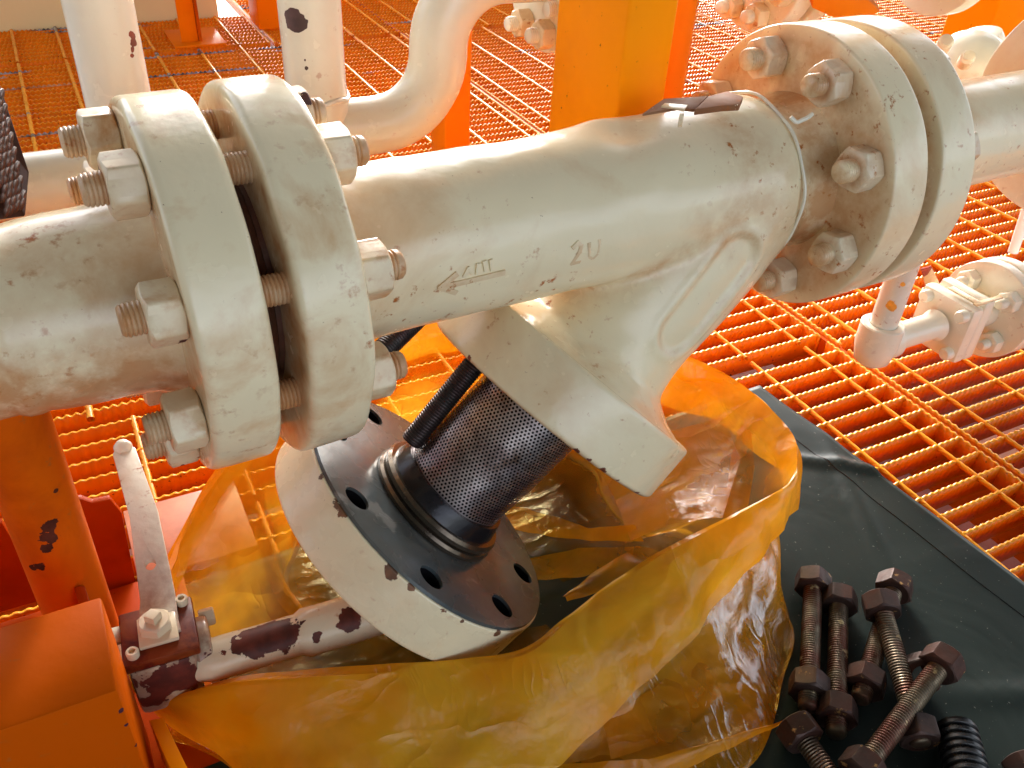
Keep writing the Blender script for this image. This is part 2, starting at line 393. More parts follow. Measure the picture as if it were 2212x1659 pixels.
# ------------------------------------------------------------------ setting: grating, mat, wall, sea
def grating(name, x0, x1, y0, y1, rods, label, depth=.032, pitch=.0304, th=.0040, phase=0.):
    step = .0026; nx = int((x1 - x0) / step); xs = np.linspace(x0, x1, nx + 1)
    am = .0011 if y1 < 1.2 else .0019; th = th if y1 < 1.2 else .0050; top = -am + am * np.cos(2 * np.pi * xs / .0104)
    ys = np.arange(y0 + phase, y1, pitch); VV, FF, n0 = [], [], 0
    def bar(P, tops, dirw):                    # P: centre line, dirw: half-thickness vector
        nonlocal n0
        m = len(P); q = np.zeros((m, 4, 3))
        for i, (s, zz) in enumerate(((-1, 1), (1, 1), (1, 0), (-1, 0))):
            q[:, i, :2] = P + s * dirw; q[:, i, 2] = tops if zz else -depth
        VV.append(q.reshape(-1, 3)); b = n0 + 4 * np.arange(m - 1)[:, None]
        for i in range(4):
            j = (i + 1) % 4
            FF.append(np.concatenate([b + i, b + 4 + i, b + 4 + j, b + j], 1))
        e = n0 + 4 * (m - 1); FF.append(np.array([[n0, n0 + 1, n0 + 2, n0 + 3], [e + 3, e + 2, e + 1, e]])); n0 += 4 * m
    rng = np.random.default_rng(int(abs(x0) * 100 + y1 * 7))
    for y in ys:
        bar(np.stack([xs, np.full_like(xs, y)], 1), np.roll(top, rng.integers(0, 4)), np.array([0, th / 2]))
    # banding bars along the two ends
    yb = np.arange(y0, y1, step); tb = -.001 + .001 * np.cos(2 * np.pi * yb / .0104)
    for x in (x0, x1): bar(np.stack([np.full_like(yb, x), yb], 1), tb, np.array([th / 2, 0]))
    V = np.vstack(VV); F = np.vstack(FF)
    # twisted cross rods, slightly below the crest of the bars
    rv, rf = [], []; k0 = len(V)
    for x in rods:
        if not x0 + .01 < x < x1 - .01: continue
        yy = np.arange(y0, y1 + .004, .005)
        for i, y in enumerate(yy):
            t = .9 * math.sin(y * 2 * math.pi / pitch * .5)
            for c in range(6): 
                a = t + c * math.pi / 3; rr = .0036 if y1 < 1.2 else .0048
                rv.append((x + rr * math.cos(a), y, -.0038 + rr * math.sin(a)))
        base = k0 + len(rv) - 6 * len(yy)
        for i in range(len(yy) - 1):
            for c in range(6): rf.append((base + i * 6 + c, base + i * 6 + (c + 1) % 6, base + i * 6 + 6 + (c + 1) % 6, base + i * 6 + 6 + c))
    if rv: V = np.vstack([V, np.array(rv)]); F = np.vstack([F, np.array(rf)])
    me = bpy.data.meshes.new(name); me.vertices.add(len(V)); me.vertices.foreach_set('co', V.astype(np.float32).ravel())
    me.loops.add(4 * len(F)); me.polygons.add(len(F)); me.loops.foreach_set('vertex_index', F.astype(np.int32).ravel())
    me.polygons.foreach_set('loop_start', np.arange(0, 4 * len(F), 4, dtype=np.int32)); me.update(calc_edges=True); me.validate()
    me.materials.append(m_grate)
    o = bpy.data.objects.new(name, me); COL.objects.link(o); return tag(o, label, None, None, 'structure')
RN = [.788 + .0982 * k for k in range(-22, 30)]
RF = [-.043 + .1045 * k for k in range(-12, 40)]
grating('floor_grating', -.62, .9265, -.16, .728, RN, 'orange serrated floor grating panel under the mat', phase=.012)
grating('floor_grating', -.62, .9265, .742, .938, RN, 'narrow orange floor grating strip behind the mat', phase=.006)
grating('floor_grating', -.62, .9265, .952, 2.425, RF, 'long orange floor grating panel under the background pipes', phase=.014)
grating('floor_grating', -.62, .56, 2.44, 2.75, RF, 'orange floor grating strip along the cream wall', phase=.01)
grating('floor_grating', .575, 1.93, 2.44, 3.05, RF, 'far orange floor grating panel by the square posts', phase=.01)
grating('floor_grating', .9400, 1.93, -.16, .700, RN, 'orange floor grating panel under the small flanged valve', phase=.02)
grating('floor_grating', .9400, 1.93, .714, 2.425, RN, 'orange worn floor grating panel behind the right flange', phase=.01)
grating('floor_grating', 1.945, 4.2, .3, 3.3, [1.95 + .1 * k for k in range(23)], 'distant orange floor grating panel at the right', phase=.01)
tag(obj('floor_beam', box((.929, -.2, -.10), (.938, 3.1, -.004), 0), m_orange_dk), 'orange flat bar in the seam of the grating', None, None, 'structure')
tag(obj('lower_deck', box((-1.5, -1.0, -.62), (.86, 3.4, -.60), 0), m_lower), 'dark red lower deck seen through the grating', None, None, 'structure')
tag(obj('lower_deck', box((.86, -1.0, -.64), (4.5, 3.6, -.61), 0), m_lower2), 'pinkish lower plating seen through the grating', None, None, 'structure')
pw = at(2150, 985, -.22)
tag(obj('lower_deck', box((pw[0] - .02, pw[1] - .05, -.26), (pw[0] + 1.2, pw[1] + .055, -.22), 0), m_white), 'white painted edge seen through the grating at the right', None, None, 'structure')
tag(obj('sea', (np.array([(-900, -900, -22), (900, -900, -22), (900, 900, -22), (-900, 900, -22)]), [(0, 1, 2, 3)]), m_sea), 'sea far below the platform', None, None, 'structure')
tag(obj('wall', join(box((-2.2, 2.738, -.10), (.492, 2.80, .95), 0)), m_wall), 'cream steel wall behind the grating', None, None, 'structure')
tag(obj('wall', join(box((.60, 3.06, .004), (2.2, 3.12, .34), 0)), m_wall), 'low cream kick plate behind the far grating', None, None, 'structure')
tag(obj('wall', box((-1.25, -2.2, .0), (-1.15, .55, 1.5), 0), m_ceil), 'unseen plain steel wall added left of the pipe to shade the corner', None, None, 'structure')  # out of view, added only to darken the lower left
tag(obj('ceiling', box((-5, -5, 3.4), (7, 2.8, 3.5), 0), m_ceil), 'unseen upper deck plating added over the pipe work as shade', None, None, 'structure')  # out of view, added and sized to hold back the open sky

# ------------------------------------------------------------------ the main pipe run
O = np.array([-.05, .5448, .375]); D = unit([1., .0449, -.0076])
E2 = unit(np.cross([0, 0, 1], D)); E3 = np.cross(D, E2)
def ax(t): return O + D * t
F1a, F1b, F2a, F2b = .0851, .1285, .1448, .1874
F3a, F3b, F4a, F4b = .6418, .6830, .7010, .7440
RF1, RFL = .1235, .127
def ringpt(t, k, r=.100): 
    a = math.radians(22.5 + 45 * k); return ax(t) + r * (math.cos(a) * E2 + math.sin(a) * E3)
def wob(geo, amp=.0012, sc_=18, seed=0):      # hand-painted, slightly lumpy
    V, F = geo; V = np.array(V); W = V.copy()
    for i, v in enumerate(V):
        q = mnoise.noise_vector(Vector(v) * sc_ + Vector((seed, 0, 0))); W[i] += np.array(q) * amp
    return W, F
def grime_flange(geo, t, r0=.085, r1=.118, hub=.07):   # dirt round the bolt circle and the hub, on one face
    V = np.asarray(geo[0]); rel = V - ax(t); a = rel @ D; r = np.linalg.norm(rel - np.outer(a, D), axis=1)
    return np.clip(1 - np.abs(a) / .006, 0, 1) * np.where(r < .119, .55, .0)
def disc_dense(a0, a1, r, ri, rad=.004, k=7):
    p = [(a0, ri + (r - rad - ri) * i / k) for i in range(k)] + rnd(a0, ri, a0, r, (a0 + a1) / 2, r, rad)
    p += [(a0 + (a1 - a0) * i / 6, r) for i in (2, 3, 4)]
    p += rnd((a0 + a1) / 2, r, a1, r, a1, ri, rad) + [(a1, ri + (r - rad - ri) * (1 - i / k)) for i in range(1, k + 1)]
    return p

# left spool: pipe, welds, hub and flange
sp = thing('pipe_spool', 'large cream pipe with rust stains running out of the left edge', 'pipe', ax(-.2) * [1, 1, 0] + [0, 0, .318])
pr = [(-.75, .0565)] + [(-.75 + .02 * i, .0565) for i in range(1, 37)] + [(-.044, .0568), (-.038, .0592), (-.033, .0594), (-.027, .0575), (-.012, .0572), (-.006, .0600), (.000, .0602), (.006, .0590), (.014, .0600), (.03, .0612), (.05, .0620), (.07, .0640), (F1a - .004, .0690), (F1a + .004, .073)]
g = wob(lathe(O, D, pr, 96), .0013, 22)
t_ = (g[0] - O) @ D; low = np.clip(((O[2] - g[0][:, 2]) / .06 + .35), 0, 1)
obj('pipe', g, m_cream_dirty, sp, grime=np.clip(.25 + 1.0 * np.exp(-((t_ - .045) / .05) ** 2) * low + .75 * np.exp(-((t_ + .005) / .014) ** 2) * low + .55 * np.exp(-((t_ + .035) / .016) ** 2), 0, 1))
holes = lambda ta, tb, r=.0112: [lathe(ringpt(ta, k), D, [(-.02, 0), (-.02, r), (tb - ta + .02, r), (tb - ta + .02, 0)], 24) for k in range(8)]
g = wob(lathe(O, D, disc_dense(F1a, F1b, RF1, .05, .006), 128), .0011, 25, 3)
obj('flange', g, m_cream_dirty, sp, grime=np.maximum(grime_flange(g, F1a), grime_flange(g, F1b)))
obj('raised_face', lathe(O, D, [(F1b - .002, .03), (F1b - .002, .078), (F1b + .0035, .078), (F1b + .0035, .03)], 96), m_gap, sp)

# right spool with a flange at either end
sp2 = thing('pipe_spool', 'cream pipe between the two right-hand flanges', 'pipe', ax(.95) * [1, 1, 0] + [0, 0, .30])
g = lathe(O, D, [(F4b - .006, .066), (F4b + .004, .062), (F4b + .030, .0575), (F4b + .05, .0555)] + [(F4b + .05 + .02 * i, .0550) for i in range(1, 12)] + [(1.05, .056), (1.10, .066)], 96)
obj('pipe', wob(g, .0007, 18, 5), m_cream, sp2)
P = [ax(F4b + .014) + .0610 * (math.cos(a) * E2 + math.sin(a) * E3) for a in np.linspace(math.radians(195), math.radians(245), 14)]
obj('weld_bead', tube(P, .004, 10), m_cream_clean, sp2)
g = wob(lathe(O, D, disc_dense(F4a, F4b, RFL, .05, .003), 128), .0006, 20, 9)
obj('flange', g, m_cream, sp2, grime=grime_flange(g, F4a) * 1.0)
g = wob(lathe(O, D, disc_dense(1.105, 1.145, RFL, .05, .003), 96), .0006, 20, 11)
obj('flange', g, m_cream_clean, sp2, grime=grime_flange(g, 1.105) * .25)
obj('raised_face', lathe(O, D, [(F4a - .0035, .03), (F4a - .0035, .078), (F4a + .002, .078), (F4a + .002, .03)], 96), m_gap, sp2)
# pipe beyond the far flange
fsp = thing('pipe_spool', 'far cream flange and pipe beyond the last flange at right', 'pipe', ax(1.5) * [1, 1, 0] + [0, 0, .30])
obj('pipe', lathe(O, D, [(1.19, .066), (1.23, .056), (2.2, .056)], 64), m_cream_clean, fsp)
obj('flange', lathe(O, D, disc_dense(1.162, 1.202, RFL, .05, .003), 96), m_cream_clean, fsp)

# gaskets in the two gaps
for (ta, tb, lb) in ((F1b + .004, F2a - .004, 'dark spiral gasket in the gap of the left flange pair'), (F3b + .004, F4a - .004, 'rust brown gasket in the gap of the right flange pair')):
    tag(obj('gasket', lathe(O, D, [(ta, .055), (ta, .079), ((ta + tb) / 2, .0835), (tb, .079), (tb, .055)], 96, True), m_gap), lb, 'gasket')

# ---- strainer body: cast tube, 45 degree branch and hubs melted together
ys = thing('y_strainer', 'cream cast y strainer body with raised flow arrow and open branch', 'strainer', ax(.4) * [1, 1, 0] + [0, 0, .12])
BTH, BPH, BT = .788, .057, .584
BA = -D * math.cos(BTH) + (-E3 * math.cos(BPH) - E2 * math.sin(BPH)) * math.sin(BTH)     # branch direction
BC = ax(BT); BS1, BS2 = .270, .214
def bx(s): return BC + BA * s
main = lathe(O, D, [(F2b - .012, 0), (F2b - .012, .074), (F2b + .006, .070), (F2b + .03, .0635), (.30, .0625), (.40, .0635), (.46, .0660), (.52, .0700), (.573, .0745), (.593, .0735), (.602, .0668), (.615, .0658), (.625, .068), (F3a + .012, .073), (F3a + .012, 0)], 64)
brn = lathe(BC, BA, [(-.045, 0), (-.045, .050), (-.03, .066), (0, .0735), (.06, .0765), (.12, .0745), (.17, .0730), (.195, .077), (BS2 - .006, .098), (BS2 + .002, .1205), (BS1 - .010, .1205), (BS1 - .010, .10), (BS1 - .040, .09), (BS1 - .040, 0)], 64)
rr = (.0, 1.)
a = tmp(join(main)); b = tmp(brn)
m_ = a.modifiers.new('b', 'BOOLEAN'); m_.operation = 'UNION'; m_.object = b; m_.solver = 'EXACT'
r_ = a.modifiers.new('r', 'REMESH'); r_.mode = 'VOXEL'; r_.voxel_size = .0026
s_ = a.modifiers.new('s', 'SMOOTH'); s_.factor = .5; s_.iterations = 22
V, F = evaluated(a); bpy.data.objects.remove(b)
# shallow stadium recess on the flank of the branch, dents, lumps
nrm = np.zeros_like(V)
fa = np.array([f[:3] for f in F]); nn = np.cross(V[fa[:, 1]] - V[fa[:, 0]], V[fa[:, 2]] - V[fa[:, 0]])
for f, q in zip(F, nn):
    for i in f: nrm[i] += q
nrm /= np.linalg.norm(nrm, axis=1)[:, None] + 1e-12
cen = V.mean(0)
if np.mean(np.einsum('ij,ij->i', nrm, V - cen)) < 0: nrm = -nrm
pa, pb = on_cyl(1598, 560, BC, BA, .076), on_cyl(1474, 722, BC, BA, .076)
ab = pb - pa; L = np.linalg.norm(ab); ab /= L
rel = V - pa; tt = np.clip(rel @ ab, 0, L); dist = np.linalg.norm(rel - np.outer(tt, ab), axis=1)
wd = .0205
push = -.0050 * np.clip((wd + .003 - dist) / .007, 0, 1) ** 1.3 + .0010 * np.exp(-((dist - wd - .005) / .004) ** 2)
dents = np.array([mnoise.noise(Vector(v) * 16) * .0016 + mnoise.noise(Vector(v) * 45) * .0006 for v in V])
dp = on_cyl(1345, 275, O, D, .066); dents -= .006 * np.exp(-(np.linalg.norm(V - dp, axis=1) / .022) ** 2)
dp = on_cyl(1290, 262, O, D, .064); dents += .004 * np.exp(-(np.linalg.norm(V - dp, axis=1) / .022) ** 2)
V = V + nrm * (push + dents)[:, None]
relb = V - BC; sb = relb @ BA; ta = (V - O) @ D
rb = np.linalg.norm(relb - np.outer(sb, BA), axis=1); rm = np.linalg.norm((V - O) - np.outer(ta, D), axis=1)
gr = .55 * np.exp(-((rb - .080) / .012) ** 2) * np.exp(-((rm - .066) / .012) ** 2) +   .65 * np.clip((ta - .597) / .012, 0, 1) + .45 * np.exp(-((ta - F2b) / .03) ** 2) + .35 * np.exp(-((dist - wd) / .003) ** 2)
cb = obj('cast_body', (V, F), m_cream, ys, sharp=75, grime=np.clip(gr, 0, 1))
g = wob(lathe(O, D, disc_dense(F2a, F2b, RFL, .05, .006), 128), .0011, 25, 31)
obj('flange', g, m_cream_dirty, ys, grime=np.maximum(grime_flange(g, F2a) * 1.2, grime_flange(g, F2b)))
g = wob(lathe(O, D, disc_dense(F3a, F3b, RFL, .05, .003), 128), .0007, 20, 33)
obj('flange', g, m_cream, ys, grime=grime_flange(g, F3a))
for t in (F2a, F3b):
    sgn = -1 if t == F2a else 1
    obj('raised_face', lathe(O, D, [(t - sgn * .002, .03), (t - sgn * .002, .078), (t + sgn * .0035, .078), (t + sgn * .0035, .03)], 96), m_gap, ys)
# branch flange: bolt holes and an open seat
ub = frame(BA)
def bring(s, k, r=.107, off=9): 
    a_ = math.radians(off + 45 * k); return bx(s) + r * (math.cos(a_) * ub[1] + math.sin(a_) * ub[2])
bf = lathe(BC, BA, disc_dense(BS2, BS1, .127, 0, .005)[:-1] + [(BS1, 0)], 128)
bf = drill(bf, [lathe(bring(BS2 - .02, k), BA, [(0, 0), (0, .0115), (.1, .0115), (.1, 0)], 24) for k in range(8)] + [lathe(BC, BA, [(BS1 - .036, 0), (BS1 - .036, .088), (BS1 + .01, .088), (BS1 + .01, 0)], 64)])
def edge_pt(x, y, c0, dd, r, s0):
    d_, u_, v_ = frame(dd); best = None
    for an in np.radians(np.arange(0, 360, .5)):
        p = c0 + d_ * s0 + r * (math.cos(an) * u_ + math.sin(an) * v_); c = RC.T @ (p - CAM); e = math.hypot(CX + FPX * c[0] / c[2] - x, CY + FPX * c[1] / c[2] - y)
        if best is None or e < best[0]: best = (e, p)
    return best[1]
edge_chips = [(edge_pt(x, y, BC, BA, .1255, BS2 + .001), r, 1.1, 190) for x, y, r in ((1315, 815, .004), (1345, 842, .0055), (1372, 866, .0065), (1402, 893, .006), (1432, 918, .0055), (1462, 942, .006), (1486, 960, .0065))] + [(edge_pt(x, y, BC, BA, .126, BS1 - .0005), r, 1.1, 190) for x, y, r in ((1235, 988, .0028), (1262, 1010, .0035), (1292, 1031, .0028), (1325, 1050, .003), (1372, 1074, .004), (1000, 790, .003))]
m_branch = paint('cream_paint_branch', CREAM, .3, .8, 0, .22, edge_chips, chip_col=(.10, .022, .010))
rel = bf[0] - BC; s_al = rel @ BA
obj('branch_flange', bf, m_branch, ys, grime=np.clip(1 - np.abs(s_al - BS1) / .0025, 0, 1) * .9)
# raised casting marks wrapped round the body
def on_body(u, v, h, r=.0637):                # u along the pipe (m), v round it (m)
    t, ph = u, v / r
    return ax(t) + (r + h) * (math.cos(ph) * (-E2) + math.sin(ph) * E3)
def wrap(pts2, thick=.00045, name='casting_mark'):
    vv, ff = [], []
    for poly in pts2:
        n0 = len(vv); k = len(poly)
        for h in (-.0025, thick * .45, thick):
            sh = 1. if h < thick else .55
            c = np.mean(poly, 0)
            for p in poly: q = c + (np.array(p) - c) * sh if h >= thick else p; vv.append(on_body(q[0], q[1], h))
        for lay in range(2):
            for i in range(k): ff.append((n0 + lay * k + i, n0 + lay * k + (i + 1) % k, n0 + (lay + 1) * k + (i + 1) % k, n0 + (lay + 1) * k + i))
        ff.append(tuple(n0 + 2 * k + i for i in range(k)))
    return np.array(vv), ff
def stroke(P, wd_):                           # ribbon polygons along a 2-D polyline
    out = []
    for a_, b_ in zip(P[:-1], P[1:]):
        a_, b_ = np.array(a_, float), np.array(b_, float); d_ = unit(b_ - a_); n_ = np.array([-d_[1], d_[0]]) * wd_ / 2
        m_a, m_b = a_ - d_ * wd_ * .35, b_ + d_ * wd_ * .35
        out.append([m_a - n_, m_b - n_, m_b + n_, m_a + n_])
    return out
def body_uv(x, y, r=.0637):
    p = on_cyl(x, y, O, D, r) - O; return np.array([p @ D, r * math.atan2(p @ E3, -(p @ E2))])
ar0, ar1 = body_uv(952, 622), body_uv(1088, 590)
dr = unit(ar1 - ar0); nr = np.array([-dr[1], dr[0]]); La = np.linalg.norm(ar1 - ar0)
A_ = lambda p, q: ar0 + dr * p + nr * q
g = wrap(stroke([A_(.002, 0), A_(La, 0)], .0042) + stroke([A_(.012, .0075), A_(0, 0), A_(.012, -.0075)], .0042))
obj('flow_arrow', g, m_cream, cb, sharp=60, grime=np.full(len(g[0]), .35))
tx = [stroke([A_(.019, .005), A_(.022, .010), A_(.025, .006)], .0030), stroke([A_(.029, .005), A_(.030, .011)], .0034), stroke([A_(.035, .012), A_(.036, .006)], .0034), stroke([A_(.040, .012), A_(.041, .005)], .0030)]
obj('casting_mark', wrap(sum(tx, [])), m_cream, cb, sharp=60)
c0 = body_uv(1262, 545)
B_ = lambda p, q: c0 + dr * p + nr * q
two = [B_(-.010, .006), B_(-.006, .009), B_(-.003, .006), B_(-.004, .001), B_(-.010, -.008), B_(-.002, -.008)]
cee = [B_(.004, .006), B_(.005, -.005), B_(.009, -.008), B_(.013, -.004), B_(.013, .007)]
g = wrap(stroke(two, .0032) + stroke(cee, .0032)); obj('casting_mark', g, m_cream, cb, sharp=60, grime=np.full(len(g[0]), .4))

# ---- stud bolts through the two flange pairs
NUT, NH, BR = .0335, .0205, .0098
def stud_thing(label, group, L0, L1, g0, g1, k, painted, grp_cap):
    """L0..L1 the rod, g0 and g1 the nut seats along the pipe."""
    m = mframe(ringpt(L0, k), D, random.Random(k * 7 + int(L0 * 100)).uniform(0, 1))
    t = thing('stud_bolt', label, 'stud bolt', group=group, mat=m)
    rg = rod(BR, L1 - L0, .0026, .0011)
    obj('threaded_rod', rg, painted[0], t, local=True, grime=np.full(len(rg[0]), .8), sharp=50)
    for z in (g0 - NH - L0, g1 - L0):
        q = hexnut(NUT, NH, BR * .92); V = q[0] + [0, 0, z]
        V = np.array([v + np.array(mnoise.noise_vector(Vector(v) * 60 + Vector((k * 3, z * 30, 0)))) * .0004 for v in V])
        gm = np.clip(1.0 - (np.hypot(V[:, 0], V[:, 1]) - BR) / .008, .35, 1) * .9
        obj('hex_nut', (V, q[1]), painted[1], t, local=True, grime=gm, sharp=45)
    return t
m_nut_l = paint('cream_paint_nuts', (.82, .71, .49), 1.0, 2.6, 26, .34, chip_col=(.05, .014, .010), ss=38)
m_rod_l = paint('cream_paint_threads', (.66, .53, .35), .8, 1.5, 0, .4)
m_nut_r = paint('cream_paint_nuts_right', (.82, .74, .55), .5, 1.4, ss=36)
clock = {0: 'the inner back of', 1: 'the top of', 2: 'the upper front of', 3: 'the middle front of', 4: 'the lower front of', 5: 'the bottom of', 6: 'the lower back of', 7: 'the middle back of'}
for k in range(8):
    stud_thing('rusty cream stud bolt through %s the left flange pair' % clock[k], 'stud bolts of the left flange pair', F1a - NH - .0125, F2b + NH + .0115, F1a, F2b, k, (m_rod_l, m_nut_l), None)
for k in range(8):
    stud_thing('cream stud bolt through %s the right flange pair' % clock[k], 'stud bolts of the right flange pair', F3a - NH - .014, F4b + NH + .010, F3a, F4b, k, (m_cream, m_nut_r), None)
for k in (1, 2, 3, 4, 5):
    stud_thing('cream stud bolt through %s the last flange pair' % clock[k], 'stud bolts of the last flange pair', 1.105 - NH - .012, 1.202 + NH + .01, 1.105, 1.202, k, (m_cream_clean, m_cream_clean), None)

# ---- tie wire round the strainer neck, and the metal clip
def neckpt(t, a, r): return ax(t) + r * (math.cos(a) * E2 + math.sin(a) * E3)
P = [neckpt(.5945 + .0025 * math.sin(2 * a + 1), a, .0745 + .0008 * math.sin(9 * a)) for a in np.linspace(math.radians(70), math.radians(430), 120)]
tw = on_cyl(1704, 268, O, D, .0748)
tl = [tw + np.array([0, 0, .006]), tw + E3 * .002 + D * .004 + E2 * -.004, tw + D * .012 - E2 * .007 + E3 * .006, tw + D * .017 - E2 * .007 + E3 * .009]
o_ = obj('tie_wire', join(tube(P, .0015, 8), tube(dense(bend(tl, .003, 5), .002), .0019, 8)), m_cream_clean)
tag(o_, 'thin painted tie wire twisted round the strainer neck', 'wire')
tclip = thing('metal_clip', 'dark bent metal clip hooked on the rusty stud above the strainer', 'clip', at(1500, 225, .462))
m_clip = paint('clip_paint', (.26, .11, .05), .8, 2., 34, .55, stain_col=(.60, .44, .26), chip_col=(.62, .50, .34), spec=.08)
zc = .462
obj('plate', prism([at(x, y, zc) for x, y in ((1388, 245), (1434, 213), (1530, 207), (1500, 236), (1462, 233))], (0, 0, -.0022), .0004), m_clip, tclip)
obj('arm', prism([at(x, y, zc + .001) for x, y in ((1500, 236), (1530, 207), (1572, 196), (1606, 208), (1598, 226), (1560, 228))], (0, 0, -.005), .0010), m_clip, tclip)
obj('lip', prism([at(x, y, zc + .004) for x, y in ((1428, 229), (1436, 222), (1486, 226), (1478, 236))], (0, 0, -.0012), .0003), m_cream_dirty, tclip)
obj('hem', prism([at(x, y, zc + .003) for x, y in ((1470, 233), (1480, 234), (1478, 246), (1468, 247))], (0, 0, -.010), .0004), m_cream_dirty, tclip)

# ------------------------------------------------------------------ removed cover with its basket
CN = unit([.678, -.102, .728]); CC = np.array([.2181, .5227, .1281]); CR = .133; CT = .0475
cu = frame(CN)
def cpt(an, r, s=0.): a_ = math.radians(an); return CC + CN * s + r * (math.cos(a_) * cu[1] + math.sin(a_) * cu[2])
cv = thing('strainer_cover', 'removed round cream cover with grey gasket face lying in the yellow bag', 'cover', (CC[0] - .08, CC[1], .01))
cov = lathe(CC, CN, [(-CT, 0), (-CT, .06)] + rnd(-CT, .06, -CT, CR, -.02, CR, .004) + [(-.03, CR), (-.02, CR), (-.01, CR)] + rnd(-.02, CR, 0, CR, 0, .05, .0015) + [(0, .06), (0, 0)], 128)
cov = drill(cov, [lathe(cpt(22.5 + 45 * k + 2, .1095, -.08), CN, [(0, 0), (0, .0115), (.12, .0115), (.12, 0)], 28) for k in range(8)])
def rim_edge(x, y, s=-.001):
    best = None
    for an in np.arange(0, 360, .5):
        p = cpt(an, CR, s); c = RC.T @ (p - CAM); e = math.hypot(CX + FPX * c[0] / c[2] - x, CY + FPX * c[1] / c[2] - y)
        if best is None or e < best[0]: best = (e, p)
    return best[1]
chips = [(rim_edge(*p), r, 1.3, 210) for p, r in (((725, 1092), .0045), ((738, 1108), .0032), ((692, 1030), .0028), ((830, 1248), .0058), ((950, 1322), .0035), ((1000, 1342), .002), ((1075, 1368), .004), ((880, 1275), .0025))]
m_cover = paint('cream_paint_cover', CREAM, .2, .5, 0, .26, chips, bumps=1.6, chip_col=(.12, .05, .02))
bfl = obj('blind_flange', cov, m_cover, cv, sharp=30)
gk = lathe(CC, CN, [(.0004, .060), (.0032, .060), (.0036, .07), (.0036, CR - .006), (.0032, CR - .0022), (.0004, CR - .0018)], 128, True)
gk = drill(gk, [lathe(cpt(22.5 + 45 * k + 2, .1095, -.01), CN, [(0, 0), (0, .0116), (.03, .0116), (.03, 0)], 28) for k in range(8)])
obj('gasket_sheet', gk, m_gasket, cv, sharp=30)
for k in range(8):
    obj('dark_hole_cup', lathe(cpt(22.5 + 45 * k + 2, .1095), CN, [(.0008, .01135), (-.0465, .01135), (-.0465, 0)], 28), m_dark, bfl)  # dark cup added in each hole, its colour standing in for shade inside
bk = thing('strainer_basket', 'dark perforated steel strainer basket standing on the grey cover face', 'strainer basket', CC)
obj('seat_ring', lathe(CC, CN, [(.004, .045), (.004, .0640), (.0075, .0646), (.010, .0630), (.0108, .0606), (.0128, .0628), (.0165, .0632), (.0195, .0612), (.0195, .045)], 96, True), m_rim, bk)
obj('collar', lathe(CC, CN, [(.0195, .045), (.0195, .0570), (.030, .0545), (.034, .0530), (.034, .045)], 96, True), m_dark, bk)
def screen(r, z0, z1, p, n=160):
    me = bpy.data.meshes.new('screen'); vs, fs, uv = [], [], []
    rows = 24; d_, u_, v_ = cu; nu = round(2 * math.pi * r / p)
    for j in range(rows + 1):
        z = z0 + (z1 - z0) * j / rows
        for i in range(n + 1):
            a_ = 2 * math.pi * i / n; rr_ = r + .0008 * mnoise.noise(Vector((math.cos(a_) * 2, math.sin(a_) * 2, z * 30)))
            vs.append(tuple(CC + d_ * z + rr_ * (math.cos(a_) * u_ + math.sin(a_) * v_) - wloc(bk)))
    for j in range(rows):
        for i in range(n):
            fs.append((j * (n + 1) + i, j * (n + 1) + i + 1, (j + 1) * (n + 1) + i + 1, (j + 1) * (n + 1) + i))
    me.from_pydata(vs, [], fs); l = me.uv_layers.new(name='UVMap')
    for lp in me.loops:
        j, i = divmod(lp.vertex_index, n + 1); l.data[lp.index].uv = (i / n * nu, (z1 - z0) * j / rows / (p * 1.732))
    me.materials.append(m_perf); me.polygons.foreach_set('use_smooth', [True] * len(me.polygons))
    o = bpy.data.objects.new('screen', me); COL.objects.link(o); o.parent = bk; return o
screen(.0492, .030, .139, .0034)
obj('inner_liner', lathe(CC, CN, [(.02, 0), (.02, .0455), (.137, .0455), (.137, 0)], 64), m_dark, bk)

# two dark studs left hanging in the branch flange
def loose_stud(label, p0, p1, r=.0098):
    d_ = np.array(p1) - np.array(p0); L_ = np.linalg.norm(d_)
    t = thing('threaded_stud', label, 'stud', group='dark studs left in the branch flange', mat=mframe(p0, d_))
    obj('threaded_rod', rod(r, L_, .0025, .0009, 32), m_darkstud, t, local=True, sharp=50); return t
sH = bring(BS1 - .03, 0, .107, 90); loose_stud('long dark threaded stud hanging beside the perforated basket', sH + BA * .117, sH)
sB = atY(824, 760, .575); loose_stud('dark threaded stud seen just under the strainer body', sB, atY(915, 672, .60))

# ------------------------------------------------------------------ mat on the grating
A0 = at(1640, 835, .004); 
def matpt(u, v):                               # u along the far edge to the left, v towards the camera
    ex, ey = np.array([-.995, -.05, 0]), np.array([.072, -.9974, 0]); return A0 + ex * u + ey * v
def mat_z(u, v):
    z = .0035 + .003 * max(0, mnoise.noise(Vector((u * 9 + 3, v * 5, 1.3)))) ** 1.2
    z += .005 * math.exp(-((u * .62 + (v - .19) * .78) / .008) ** 2) * math.exp(-((u - .03) / .08) ** 2)
    z += .004 * math.exp(-(((u - .05) * .9 - (v - .20) * .5) / .012) ** 2) * math.exp(-((v - .2) / .1) ** 2)
    z += .004 * math.exp(-(((v - .50) * .85 + (u - .07) * .45) / .012) ** 2) * math.exp(-((u - .08) / .12) ** 2)
    z += .0045 * (1 - abs(2 * ((u * 3.1 + v * 1.7) % 1) - 1)) * max(0, mnoise.noise(Vector((u * 4, v * 4, 7))))
    return z + .0012 * math.exp(-(u / .012) ** 2) * mnoise.noise(Vector((0, v * 14, 2))) + .0012
nu_, nv_ = 150, 130; V, F = [], []
